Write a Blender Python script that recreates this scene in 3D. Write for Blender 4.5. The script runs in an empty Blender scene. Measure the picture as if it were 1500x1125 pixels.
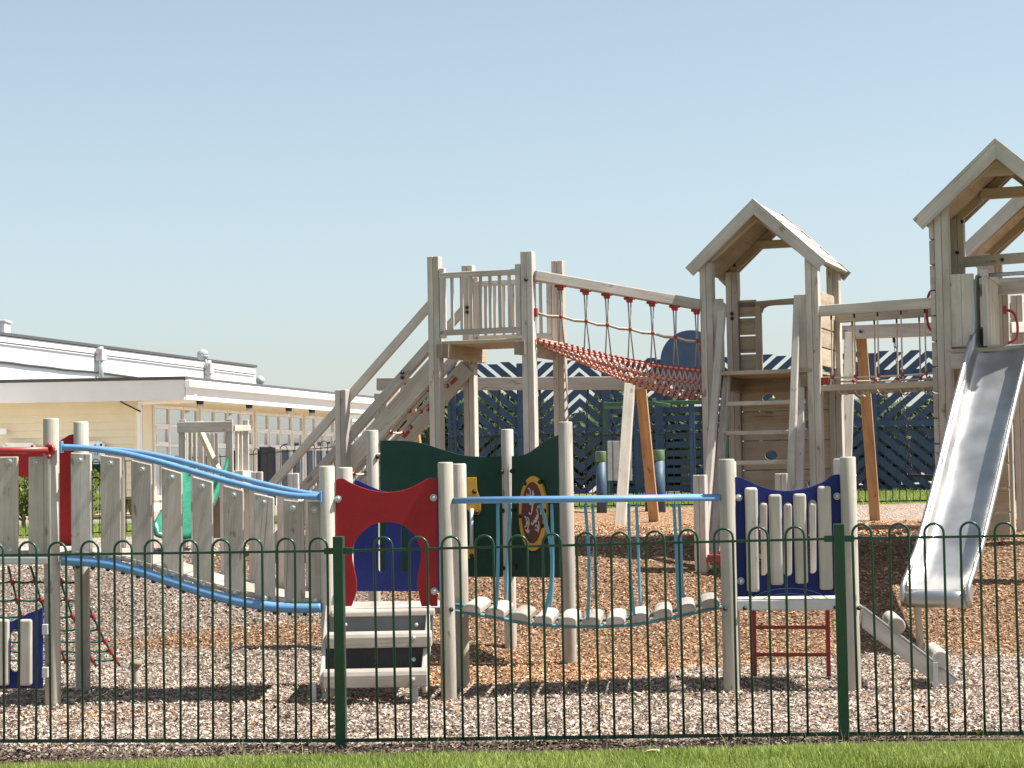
import bpy, math, random
import numpy as np
from mathutils import Vector, Matrix, noise
random.seed(7); rng = np.random.default_rng(11)
SC = bpy.context.scene; COL = SC.collection
R = math.radians
Z = Vector((0, 0, 1))
def lin(a, b, n=50, endpoint=True): return [float(v) for v in np.linspace(a, b, n, endpoint=endpoint)]
# ------------------------------------------------------------------ camera
F = 3000.0; PITCH = math.atan(136 / F); ROLL = R(1.0); EYE = Vector((0, 0, 1.28))
_f = Vector((0, math.cos(PITCH), math.sin(PITCH))); _r0 = Vector((1, 0, 0)); _u0 = Vector((0, -math.sin(PITCH), math.cos(PITCH)))
_r = math.cos(ROLL) * _r0 - math.sin(ROLL) * _u0; _u = math.cos(ROLL) * _u0 + math.sin(ROLL) * _r0
cd = bpy.data.cameras.new('camera'); cam = bpy.data.objects.new('camera', cd); COL.objects.link(cam)
cd.sensor_width = 36; cd.lens = 72; cd.clip_end = 3000; cd.clip_start = .1
m = Matrix((_r, _u, -_f)).transposed().to_4x4(); m.translation = EYE; cam.matrix_world = m
SC.camera = cam
def ray(px, py): return _f + (px - 750) / F * _r - (py - 562.5) / F * _u
def W(px, py, Y):
    d = ray(px, py); return EYE + d * (Y / d.y)
def onp(px, py, O, U):
    n = U.cross(Z); d = ray(px, py); t = (O - EYE).dot(n) / d.dot(n); return EYE + d * t
# ------------------------------------------------------------------ terrain
def sst(a, b, x):
    if a > b: return 1 - sst(b, a, x)
    t = min(1, max(0, (x - a) / (b - a))); return t * t * (3 - 2 * t)
def gz(x, y):
    A = .75 - .2 * sst(-1, -5, x) if x < -1 else .75
    B = 1 - .5 * sst(-1, -5, x) if x < -1 else 1.0
    lift = .03 * sst(-.3, 2, x) * (1 - sst(9.9, 11.5, y))
    return lift + A * sst(13.9, 17.3, y) + B * (.10 * sst(21, 26, y) + .12 * sst(26, 29.6, y))
# ------------------------------------------------------------------ materials
def nm(name):
    mt = bpy.data.materials.new(name); mt.use_nodes = True
    nt = mt.node_tree; b = nt.nodes['Principled BSDF']; return mt, nt, b
def N(nt, t, **kw):
    n = nt.nodes.new(t)
    for k, v in kw.items():
        if k.startswith('i_'):
            key = k[2:]
            key = int(key) if key.isdigit() else key.replace('_', ' ')
            n.inputs[key].default_value = v
        else: setattr(n, k, v)
    return n
def ramp(nt, fac, stops):
    r = nt.nodes.new('ShaderNodeValToRGB'); e = r.color_ramp.elements
    while len(e) < len(stops): e.new(.5)
    for i, (p, c) in enumerate(stops):
        e[i].position = p; e[i].color = (*c, 1) if len(c) == 3 else c
    nt.links.new(fac, r.inputs[0]); return r.outputs[0]
def mixc(nt, fac, a, b, bt='MIX'):
    n = nt.nodes.new('ShaderNodeMix'); n.data_type = 'RGBA'; n.blend_type = bt
    for s, v in ((0, fac), (6, a), (7, b)):
        if hasattr(v, 'links') or isinstance(v, bpy.types.NodeSocket): nt.links.new(v, n.inputs[s])
        else: n.inputs[s].default_value = v if s == 0 else ((*v, 1) if len(v) == 3 else v)
    return n.outputs[2]
def bump(nt, b, h, s=.3, d=.01):
    n = N(nt, 'ShaderNodeBump', i_Strength=s, i_Distance=d); nt.links.new(h, n.inputs['Height']); nt.links.new(n.outputs[0], b.inputs['Normal'])
def wood(name, light, mid, dark, rough=.8):
    mt, nt, b = nm(name); L = nt.links.new
    a = N(nt, 'ShaderNodeAttribute', attribute_name='grain'); t = N(nt, 'ShaderNodeAttribute', attribute_name='tone')
    def nz(sc, det, scale=1.0, ro=.6, dist=0.0):
        mp = N(nt, 'ShaderNodeMapping'); mp.inputs['Scale'].default_value = sc; L(a.outputs['Vector'], mp.inputs[0])
        n = N(nt, 'ShaderNodeTexNoise', i_Scale=scale, i_Detail=det, i_Roughness=ro, i_Distortion=dist); L(mp.outputs[0], n.inputs[0]); return n.outputs[0]
    n1 = nz((1.1, 14, 14), 4, dist=.6); n2 = nz((3, 110, 110), 3); n3 = nz((2.2, 3.0, 3.0), 3); n4 = nz((.9, 70, 70), 2); n5 = nz((7, 16, 16), 2)
    c = ramp(nt, n1, [(.22, dark), (.45, mid), (.68, light)])
    c = mixc(nt, .45, c, ramp(nt, n2, [(.3, (.72, .70, .68)), (.55, (1, 1, 1)), (.75, (1.12, 1.1, 1.08))]), 'MULTIPLY')
    c = mixc(nt, .6, c, ramp(nt, n3, [(.32, (.72, .70, .70)), (.6, (1.05, 1.04, 1.02))]), 'MULTIPLY')
    c = mixc(nt, .7, c, ramp(nt, n4, [(.26, (.33, .29, .26)), (.31, (1, 1, 1))]), 'MULTIPLY')
    c = mixc(nt, .8, c, ramp(nt, n5, [(.27, (.42, .34, .27)), (.33, (1, 1, 1))]), 'MULTIPLY')
    c = mixc(nt, 1.0, c, ramp(nt, t.outputs['Fac'], [(0, (.76, .745, .735)), (.35, (.98, .95, .90)), (.6, (1, 1, 1)), (1, (1.12, 1.09, 1.04))]), 'MULTIPLY')
    gp_ = N(nt, 'ShaderNodeNewGeometry'); st_ = N(nt, 'ShaderNodeTexNoise', i_Scale=2.6, i_Detail=6, i_Roughness=.7); L(gp_.outputs['Position'], st_.inputs[0]); s2 = N(nt, 'ShaderNodeTexNoise', i_Scale=1.7, i_Detail=5, i_Roughness=.7); mp2 = N(nt, 'ShaderNodeMapping'); mp2.inputs['Location'].default_value = (7, 3, 11); L(gp_.outputs['Position'], mp2.inputs[0]); L(mp2.outputs[0], s2.inputs[0])
    c = mixc(nt, ramp(nt, st_.outputs[0], [(.52, (0, 0, 0)), (.72, (.55,) * 3)]), c, tuple(v * k_ for v, k_ in zip(mid, (.68, .74, .66))))
    c = mixc(nt, ramp(nt, s2.outputs[0], [(.55, (0, 0, 0)), (.75, (.4,) * 3)]), c, tuple(min(.8, v * 1.12) for v in light))
    L(c, b.inputs['Base Color']); b.inputs['Roughness'].default_value = rough; b.inputs['Specular IOR Level'].default_value = .25
    bump(nt, b, n2, .35, .004); return mt
def paint(name, col, rough=.4, var=.18, metal=0, sp=.5, scale=9, dirt=.25):
    mt, nt, b = nm(name); L = nt.links.new
    g = N(nt, 'ShaderNodeNewGeometry')
    n = N(nt, 'ShaderNodeTexNoise', i_Scale=scale, i_Detail=5, i_Roughness=.65); L(g.outputs['Position'], n.inputs[0])
    n2 = N(nt, 'ShaderNodeTexNoise', i_Scale=scale * 9, i_Detail=3); L(g.outputs['Position'], n2.inputs[0])
    c = ramp(nt, n.outputs[0], [(.3, tuple(v * (1 - var) for v in col)), (.7, tuple(v * (1 + var) for v in col))])
    gr = sum(col) / 3 * .6 + .06
    c = mixc(nt, ramp(nt, n2.outputs[0], [(.56, (0, 0, 0)), (.8, (dirt * .8,) * 3)]), c, (gr * 1.05, gr, gr * .9))
    mp = N(nt, 'ShaderNodeMapping'); mp.inputs['Scale'].default_value = (130, 130, 9); mp.inputs['Rotation'].default_value = (.5, .3, .2); L(g.outputs['Position'], mp.inputs[0]); n3 = N(nt, 'ShaderNodeTexNoise', i_Scale=1, i_Detail=2); L(mp.outputs[0], n3.inputs[0])
    c = mixc(nt, ramp(nt, n3.outputs[0], [(.70, (0, 0, 0)), (.76, (dirt * 1.2,) * 3)]), c, tuple(min(.8, v * 1.4 + .06) for v in col))
    L(c, b.inputs['Base Color']); L(ramp(nt, n.outputs[0], [(.3, (rough * .8,) * 3), (.7, (min(1, rough * 1.3),) * 3)]), b.inputs['Roughness'])
    b.inputs['Metallic'].default_value = metal; b.inputs['Specular IOR Level'].default_value = sp
    bump(nt, b, n2.outputs[0], .06, .002); return mt
M = {}
M['wood'] = wood('weathered_wood', (.62, .58, .54), (.53, .487, .447), (.385, .345, .315))
M['woodg'] = wood('grey_wood', (.52, .475, .43), (.43, .385, .345), (.30, .265, .235))
M['woodp'] = wood('pale_post_wood', (.59, .56, .505), (.52, .485, .43), (.39, .36, .315))
M['woodw'] = wood('warm_wood', (.55, .36, .21), (.44, .27, .15), (.30, .18, .10))
M['woodt'] = wood('tan_wood', (.56, .475, .375), (.48, .40, .305), (.35, .285, .215))
M['woodd'] = wood('brown_wood', (.38, .315, .25), (.30, .245, .19), (.20, .16, .125))
M['red'] = paint('red_plastic', (.31, .018, .022), .5, .12, sp=.2)
M['redp'] = paint('red_paint', (.36, .035, .035), .35)
M['blue'] = paint('blue_plastic', (.017, .028, .15), .5, .13, sp=.2)
M['rail'] = paint('blue_rail_paint', (.125, .275, .50), .42, .1, sp=.35)
M['green'] = paint('green_plastic', (.012, .050, .034), .5, .12, sp=.2)
M['slideg'] = paint('green_slide_plastic', (.02, .19, .11), .25)
M['fence'] = paint('green_fence_paint', (.008, .052, .026), .32)
M['fenced'] = paint('dark_fence_paint', (.004, .013, .009), .4)
M['yellow'] = paint('yellow_plastic', (.62, .33, .03), .4)
M['maroon'] = paint('maroon_plastic', (.10, .025, .02), .4)
M['cream_line'] = paint('cream_groove', (.62, .55, .45), .6)
M['arc'] = paint('pale_blue_groove', (.16, .22, .34), .5)
M['steel'] = paint('galvanised_steel', (.52, .54, .55), .38, .1, .75)
M['steelp'] = paint('grey_steel', (.50, .51, .50), .5, .08, .2)
M['dark'] = paint('dark_bolt', (.025, .024, .024), .5)
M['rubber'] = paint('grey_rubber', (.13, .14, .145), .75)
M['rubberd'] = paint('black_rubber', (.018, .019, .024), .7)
M['navy'] = paint('navy_wood_paint', (.044, .072, .155), .6, .3)
M['navyl'] = paint('slate_blue_paint', (.035, .075, .12), .5)
M['lime'] = paint('green_cap_paint', (.10, .17, .07), .5)
M['gframe'] = paint('green_frame_paint', (.05, .12, .06), .5)
M['ropeg'] = paint('green_rope', (.03, .13, .11), .9)
M['ropeb'] = paint('blue_rope', (.10, .29, .40), .85)
M['ropec'] = paint('cream_rope', (.56, .48, .38), .9)
M['ropegrey'] = paint('grey_rope', (.33, .30, .27), .9)
M['ropep'] = paint('salmon_rope', (.66, .38, .30), .9)
M['roper'] = paint('red_rope_joint', (.36, .04, .035), .7)
M['white'] = paint('white_render', (.88, .87, .85), .7, .03, scale=2, dirt=.1)
M['fascia'] = paint('fascia_paint', (.76, .745, .72), .6, .04, scale=2, dirt=.1)
M['cream'] = paint('cream_board_paint', (.82, .745, .555), .65, .05, scale=2, dirt=.1)
M['frame'] = paint('window_frame_paint', (.86, .85, .82), .5, .05)
M['roofgrey'] = paint('grey_roofing', (.085, .085, .085), .85)
M['lilac'] = paint('lilac_board_paint', (.50, .46, .49), .6)
mt, nt, b = nm('window_glass'); b.inputs['Base Color'].default_value = (.64, .68, .72, 1); b.inputs['Roughness'].default_value = .05; b.inputs['Metallic'].default_value = .85
M['glass'] = mt
mt, nt, b = nm('slide_steel'); L = nt.links.new
a = N(nt, 'ShaderNodeAttribute', attribute_name='grain'); mp = N(nt, 'ShaderNodeMapping'); mp.inputs['Scale'].default_value = (1.5, 60, 60); L(a.outputs['Vector'], mp.inputs[0])
n = N(nt, 'ShaderNodeTexNoise', i_Scale=1, i_Detail=4); L(mp.outputs[0], n.inputs[0])
g = N(nt, 'ShaderNodeNewGeometry'); n2 = N(nt, 'ShaderNodeTexNoise', i_Scale=5, i_Detail=5); L(g.outputs['Position'], n2.inputs[0])
L(ramp(nt, n2.outputs[0], [(.3, (.40, .40, .39)), (.7, (.52, .515, .50))]), b.inputs['Base Color'])
b.inputs['Metallic'].default_value = .8; L(ramp(nt, n2.outputs[0], [(.3, (.30,) * 3), (.7, (.42,) * 3)]), b.inputs['Roughness'])
bump(nt, b, n.outputs[0], .08, .002); M['slide'] = mt
def leafmat(name, c1, c2, trans=.25):
    mt, nt, b = nm(name); t = N(nt, 'ShaderNodeAttribute', attribute_name='tone')
    nt.links.new(ramp(nt, t.outputs['Fac'], [(0, c1), (1, c2)]), b.inputs['Base Color']); b.inputs['Roughness'].default_value = .6
    b.inputs['Specular IOR Level'].default_value = .2
    tr = N(nt, 'ShaderNodeBsdfTranslucent'); nt.links.new(ramp(nt, t.outputs['Fac'], [(0, c1), (1, c2)]), tr.inputs[0])
    mx = N(nt, 'ShaderNodeMixShader'); mx.inputs[0].default_value = trans
    nt.links.new(b.outputs[0], mx.inputs[1]); nt.links.new(tr.outputs[0], mx.inputs[2]); nt.links.new(mx.outputs[0], nt.nodes['Material Output'].inputs[0]); return mt
M['leaf'] = leafmat('tree_leaf', (.025, .045, .014), (.10, .14, .04))
M['conifer'] = leafmat('conifer_leaf', (.015, .03, .014), (.05, .08, .03), .1)
M['hedge'] = leafmat('hedge_leaf', (.08, .11, .015), (.24, .27, .05))
M['grass'] = leafmat('grass_blade', (.18, .255, .04), (.43, .49, .15), .35)
# bark ground and chips
BK_G = [(0, (.018, .013, .010)), (.12, (.06, .042, .032)), (.3, (.34, .26, .205)), (.6, (.485, .40, .33)), (1, (.64, .56, .485))]
BK_O = [(0, (.15, .07, .035)), (.3, (.36, .185, .092)), (.6, (.55, .325, .175)), (1, (.70, .49, .32))]
mt, nt, b = nm('bark_chip'); L = nt.links.new
t = N(nt, 'ShaderNodeAttribute', attribute_name='tone'); o = N(nt, 'ShaderNodeAttribute', attribute_name='orange')
c = mixc(nt, o.outputs['Fac'], ramp(nt, t.outputs['Fac'], BK_G), ramp(nt, t.outputs['Fac'], BK_O))
L(c, b.inputs['Base Color']); b.inputs['Roughness'].default_value = .85; b.inputs['Specular IOR Level'].default_value = .2; M['chip'] = mt
mt, nt, b = nm('bark_ground'); L = nt.links.new
g = N(nt, 'ShaderNodeNewGeometry'); o = N(nt, 'ShaderNodeAttribute', attribute_name='orange'); gr = N(nt, 'ShaderNodeAttribute', attribute_name='lawn')
mp = N(nt, 'ShaderNodeMapping'); L(g.outputs['Position'], mp.inputs[0]); mp.inputs['Scale'].default_value = (1, 1, 1)
wn = N(nt, 'ShaderNodeTexNoise', i_Scale=30, i_Detail=2); L(g.outputs['Position'], wn.inputs[0])
ad = N(nt, 'ShaderNodeVectorMath', operation='MULTIPLY_ADD'); ad.inputs[1].default_value = (.02, .02, .02); L(wn.outputs['Color'], ad.inputs[0]); L(g.outputs['Position'], ad.inputs[2])
v = N(nt, 'ShaderNodeTexVoronoi', i_Scale=42); L(ad.outputs[0], v.inputs[0])
sp = N(nt, 'ShaderNodeSeparateColor'); L(v.outputs['Color'], sp.inputs[0])
n3 = N(nt, 'ShaderNodeTexNoise', i_Scale=1.3, i_Detail=5); L(g.outputs['Position'], n3.inputs[0])
un = N(nt, 'ShaderNodeAttribute', attribute_name='gap_shade_soil')
c = mixc(nt, o.outputs['Fac'], ramp(nt, sp.outputs[0], [(p, tuple(q * .85 for q in cc)) for p, cc in BK_G[2:]]), ramp(nt, sp.outputs[0], [(p, tuple(q * .72 for q in cc)) for p, cc in BK_O]))
c = mixc(nt, un.outputs['Fac'], c, (.12, .085, .062))  # shade in the gaps between chips painted dark, plus soil by the lawn
gn = N(nt, 'ShaderNodeTexNoise', i_Scale=14, i_Detail=6, i_Roughness=.75); L(g.outputs['Position'], gn.inputs[0])
gc = ramp(nt, gn.outputs[0], [(.3, (.09, .13, .03)), (.55, (.18, .22, .06)), (.75, (.28, .31, .11))])
c = mixc(nt, gr.outputs['Fac'], c, gc)
L(c, b.inputs['Base Color']); b.inputs['Roughness'].default_value = .9; b.inputs['Specular IOR Level'].default_value = .15
bump(nt, b, v.outputs['Distance'], .9, .03); M['ground'] = mt
# ------------------------------------------------------------------ mesh builder
class MB:
    def __init__(s): s.v = []; s.f = []; s.g = []; s.t = []; s.sm = []; s.mi = []; s.m = 0
    def add(s, vs, fs, gs, smooth=False, tone=None):
        n = len(s.v); off = Vector((random.uniform(0, 60), random.uniform(0, 9), random.uniform(0, 9))); tone = random.random() if tone is None else tone
        s.v += [tuple(q) for q in vs]; s.g += [tuple(Vector(q) + off) for q in gs]; s.t += [tone] * len(vs)
        for i, f in enumerate(fs):
            s.f.append(tuple(q + n for q in f)); s.sm.append(smooth if isinstance(smooth, bool) else smooth[i]); s.mi.append(s.m)
    def obox(s, c, ax, ay, az, sx, sy, sz):
        vs = []; gs = []
        ordr = sorted(range(3), key=lambda i: -(sx, sy, sz)[i])
        for i in (-1, 1):
            for j in (-1, 1):
                for k in (-1, 1):
                    vs.append(Vector(c) + ax * (i * sx / 2) + ay * (j * sy / 2) + az * (k * sz / 2))
                    l = (i * sx / 2, j * sy / 2, k * sz / 2); gs.append((l[ordr[0]], l[ordr[1]], l[ordr[2]]))
        fs = [(0, 1, 3, 2), (4, 6, 7, 5), (0, 4, 5, 1), (2, 3, 7, 6), (0, 2, 6, 4), (1, 5, 7, 3)]
        s.add(vs, fs, gs); return s
    def box(s, c, sx, sy, sz, ex=None):
        ex = ex or Vector((1, 0, 0)); return s.obox(c, ex, Z.cross(ex), Z, sx, sy, sz)
    def beam(s, p0, p1, w, h, up=Z):
        p0 = Vector(p0); p1 = Vector(p1); d = (p1 - p0); l = d.length; d.normalize(); side = d.cross(up)
        if side.length < 1e-4: side = d.cross(Vector((0, 1, 0)))
        side.normalize(); u = side.cross(d); return s.obox((p0 + p1) / 2, d, side, u, l, w, h)
    def cyl(s, p0, p1, r, r1=None, n=16, caps=True):
        p0 = Vector(p0); p1 = Vector(p1); r1 = r if r1 is None else r1; d = p1 - p0; l = d.length; d.normalize()
        a = d.orthogonal().normalized(); bb = d.cross(a); vs = []; gs = []
        for k, (p, rr, u) in enumerate(((p0, r, 0), (p1, r1, l))):
            for i in range(n):
                an = 2 * math.pi * i / n; q = a * math.cos(an) * rr + bb * math.sin(an) * rr; vs.append(p + q); gs.append((u, math.cos(an) * rr, math.sin(an) * rr))
        fs = [(i, (i + 1) % n, n + (i + 1) % n, n + i) for i in range(n)]; sm = [True] * n
        if caps: fs += [tuple(range(n - 1, -1, -1)), tuple(range(n, 2 * n))]; sm += [False, False]
        s.add(vs, fs, gs, sm); return s
    def tube(s, pts, r, n=8, closed=False):
        pts = [Vector(p) for p in pts]; N_ = len(pts); vs = []; gs = []; u = 0; prev = None
        for i, p in enumerate(pts):
            if closed: d = pts[(i + 1) % N_] - pts[i - 1]
            else: d = pts[min(i + 1, N_ - 1)] - pts[max(i - 1, 0)]
            d.normalize()
            if prev is None: a = d.orthogonal().normalized()
            else: a = (prev - d * prev.dot(d)).normalized()
            prev = a; bb = d.cross(a)
            if i: u += (p - pts[i - 1]).length
            rr = r[i] if isinstance(r, (list, tuple)) else r
            for k in range(n):
                an = 2 * math.pi * k / n; vs.append(p + a * math.cos(an) * rr + bb * math.sin(an) * rr); gs.append((u, math.cos(an) * rr, math.sin(an) * rr))
        fs = []; R_ = N_ if closed else N_ - 1
        for i in range(R_):
            j = (i + 1) % N_
            for k in range(n): fs.append((i * n + k, i * n + (k + 1) % n, j * n + (k + 1) % n, j * n + k))
        sm = [True] * len(fs)
        if not closed: fs += [tuple(range(n - 1, -1, -1)), tuple(range((N_ - 1) * n, N_ * n))]; sm += [False, False]
        s.add(vs, fs, gs, sm); return s
    def ball(s, c, r, n=8, m_=5, sz=1.0):
        vs = []; fs = []; c = Vector(c)
        for i in range(m_ + 1):
            th = math.pi * i / m_
            for k in range(n): vs.append(c + Vector((math.sin(th) * math.cos(2 * math.pi * k / n), math.sin(th) * math.sin(2 * math.pi * k / n), math.cos(th) * sz)) * r)
        for i in range(m_):
            for k in range(n): fs.append((i * n + k, (i + 1) * n + k, (i + 1) * n + (k + 1) % n, i * n + (k + 1) % n))
        s.add(vs, fs, [tuple(q - c) for q in vs], True); return s
    def prism(s, poly, n, th):           # convex or simple polygon, extruded by th along n, centred
        n = Vector(n).normalized(); k = len(poly); poly = [Vector(p) for p in poly]
        d0 = (poly[1] - poly[0]).normalized(); d1 = n.cross(d0)
        lo = [p - n * th / 2 for p in poly]; hi = [p + n * th / 2 for p in poly]
        fs = [tuple(range(k - 1, -1, -1)), tuple(range(k, 2 * k))] + [(i, (i + 1) % k, k + (i + 1) % k, k + i) for i in range(k)]
        vs = lo + hi; s.add(vs, fs, [((p - poly[0]).dot(d0), (p - poly[0]).dot(d1), (p - poly[0]).dot(n)) for p in vs]); return s
    def grid(s, P, smooth=True, flip=False):
        a = len(P); bb = len(P[0]); vs = [q for row in P for q in row]; gs = []; u = 0
        for i in range(a):
            if i: u += (Vector(P[i][0]) - Vector(P[i - 1][0])).length
            w = 0
            for j in range(bb):
                if j: w += (Vector(P[i][j]) - Vector(P[i][j - 1])).length
                gs.append((u, w, 0))
        fs = [(i * bb + j, i * bb + j + 1, (i + 1) * bb + j + 1, (i + 1) * bb + j) for i in range(a - 1) for j in range(bb - 1)]
        if flip: fs = [f[::-1] for f in fs]
        s.add(vs, fs, gs, smooth); return s
OFF = {}
def link(o, parent):
    COL.objects.link(o)
    if parent is not None: o.parent = parent
def mesh_attrs(me, g, t):
    at = me.attributes.new('grain', 'FLOAT_VECTOR', 'POINT'); at.data.foreach_set('vector', np.array(g, dtype=np.float32).ravel())
    at = me.attributes.new('tone', 'FLOAT', 'POINT'); at.data.foreach_set('value', np.array(t, dtype=np.float32))
def part(name, mb, mats, parent=None, bevel=.004, loc=None, seg=2):
    off = OFF[parent] if parent is not None else Vector(loc or (0, 0, 0))
    me = bpy.data.meshes.new(name); me.from_pydata([tuple(Vector(v) - off) for v in mb.v], [], mb.f); me.update()
    mats = mats if isinstance(mats, (list, tuple)) else [mats]
    for q in mats: me.materials.append(M[q])
    me.polygons.foreach_set('use_smooth', mb.sm); me.polygons.foreach_set('material_index', mb.mi); mesh_attrs(me, mb.g, mb.t)
    o = bpy.data.objects.new(name, me); link(o, parent)
    if parent is None: o.location = off
    OFF[o] = off
    if bevel:
        bv = o.modifiers.new('bevel', 'BEVEL'); bv.width = bevel; bv.segments = seg; bv.limit_method = 'ANGLE'; bv.angle_limit = R(40)
    return o
def thing(name, label, cat, loc, group=None):
    o = bpy.data.objects.new(name, None); o.empty_display_size = .2; COL.objects.link(o); o.location = loc; OFF[o] = Vector(loc)
    o['label'] = label; o['category'] = cat
    if group: o['group'] = group
    return o
def tag(o, label, cat, group=None):
    o['label'] = label; o['category'] = cat
    if group: o['group'] = group
    return o
def kind(o, k): o['kind'] = k; return o
def cr(pts, n=8, closed=False):
    P = [Vector(p) for p in pts]; out = []; k = len(P)
    for i in range(k if closed else k - 1):
        p0 = P[i - 1] if (closed or i) else P[0]; p1 = P[i]; p2 = P[(i + 1) % k]; p3 = P[(i + 2) % k] if (closed or i + 2 < k) else P[-1]
        for j in range(n):
            t = j / n; out.append(.5 * ((2 * p1) + (p2 - p0) * t + (2 * p0 - 5 * p1 + 4 * p2 - p3) * t * t + (3 * p1 - p0 - 3 * p2 + p3) * t ** 3))
    if not closed: out.append(P[-1])
    return out
def plate(name, outline, holes, th, O, U, mat, parent, bev=.003, loc=None, push=0.0):
    """flat board cut to an outline given as points in its own plane (O + u*U + v*Z)"""
    cu = bpy.data.curves.new(name, 'CURVE'); cu.dimensions = '2D'; cu.fill_mode = 'BOTH'; cu.extrude = th / 2 - bev; cu.bevel_depth = bev; cu.bevel_resolution = 1; cu.offset = -bev
    for ol in [outline] + list(holes):
        sp = cu.splines.new('POLY'); sp.points.add(len(ol) - 1); sp.use_cyclic_u = True
        for i, (u, v) in enumerate(ol): sp.points[i].co = (u, v, 0, 1)
    to = bpy.data.objects.new('tmp', cu); COL.objects.link(to); dg = bpy.context.evaluated_depsgraph_get(); dg.update()
    me = bpy.data.meshes.new_from_object(to.evaluated_get(dg)); bpy.data.objects.remove(to); bpy.data.curves.remove(cu)
    me.name = name; n = U.cross(Z).normalized(); off = OFF[parent] if parent is not None else Vector(loc)
    g = []; k = random.uniform(0, 30)
    for v in me.vertices:
        g.append((v.co.x + k, v.co.y, v.co.z)); v.co = Vector(O) + U * v.co.x + Z * v.co.y + n * (v.co.z + push) - off
    me.materials.clear(); me.materials.append(M[mat]); mesh_attrs(me, g, [.5] * len(g)); me.update()
    for p in me.polygons: p.use_smooth = False
    o = bpy.data.objects.new(name, me); link(o, parent); OFF[o] = off
    if parent is None: o.location = off
    return o
def uv(px, py, O, U):
    q = onp(px, py, O, U) - O; return (q.dot(U), q.z)
def uvs(pts, O, U): return [uv(x, y, O, U) for x, y in pts]
def slot(cx, y0, y1, w, O, U, n=8):   # vertical rounded slot in pixels
    pts = []
    for i in range(n + 1):
        an = math.pi * i / n; pts.append((cx + math.cos(an) * w / 2, y0 + w / 2 - math.sin(an) * w / 2))
    for i in range(n + 1):
        an = math.pi + math.pi * i / n; pts.append((cx + math.cos(an) * w / 2, y1 - w / 2 - math.sin(an) * w / 2))
    return uvs(pts, O, U)
def bolts(pts, parent, mat='steel', r=.014, name='bolt', n_dir=Vector((0, -1, 0))):
    for p in pts:
        b_ = MB(); p = Vector(p); b_.cyl(p + n_dir * -.01, p + n_dir * .006, r * 1.25, n=10); b_.ball(p + n_dir * .008, r, 10, 6); part(name, b_, mat, parent, 0)
class FR:
    def __init__(s, x, y, deg): s.o = Vector((x, y, 0)); s.x = Vector((math.cos(R(deg)), -math.sin(R(deg)), 0)); s.y = Vector((math.sin(R(deg)), math.cos(R(deg)), 0))
    def __call__(s, a, b_, z): return s.o + s.x * a + s.y * b_ + Z * z
def sqpost(parent, p, z0, z1, w, ex, mat='wood', name='post'):
    mb = MB()       # two laminated halves with a groove between them
    for k in (-1, 1): mb.obox(Vector((p.x, p.y, (z0 + z1) / 2)) + ex * k * w * .2525, ex, Z.cross(ex), Z, w * .495, w, z1 - z0)
    return part(name, mb, mat, parent, .006)
def rpost(parent, p, z1, r=.046, mat='woodp', name='post', z0=None):
    z0 = gz(p.x, p.y) - .15 if z0 is None else z0
    mb = MB(); mb.cyl((p.x, p.y, z0), (p.x, p.y, z1), r, r * .985, 20); return part(name, mb, mat, parent, .008)

# ================================================================== SETTING
def orange(x, y):
    nn = noise.noise(Vector((x * 1.1, y * 1.1, 3))) * .45 + noise.noise(Vector((x * 4, y * 4, 7))) * .2
    thr = 12.75 + .9 * sst(.5, 1.3, x) + .5 * sst(1.6, 2.6, x)
    m_ = sst(-1.25, -.55, x + nn * .8 + (y - 15) * .03) * sst(thr - .25, thr + .35, y + nn * .6) * (1 - .75 * sst(20.8 + 4 * sst(3.2, 2.4, x), 22.3 + 4 * sst(3.2, 2.4, x), y + nn))
    def pt(cx, cy, rx, ry, a=1): return a * (1 - sst(.55, 1.2, math.hypot((x - cx) / rx, (y - cy) / ry) + nn * .7))
    return min(1, max(m_, pt(-1.9, 14.9, 1.25, .28), pt(-2.2, 16.6, .8, .5, .85), pt(-2.6, 11.5, .75, .16, .45), pt(2.15, 10.9, .25, .12, .6), pt(-.9, 12.9, .5, .35, .7), pt(-1.1, 11.9, .5, .2, .4)))
def edge_y(x): return 9.46 - .06 * x + .06 * noise.noise(Vector((x * 1.4, 0, 1))) + .025 * noise.noise(Vector((x * 6, 0, 5))) - .20 * sst(-.9, -2.2, x)
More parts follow.
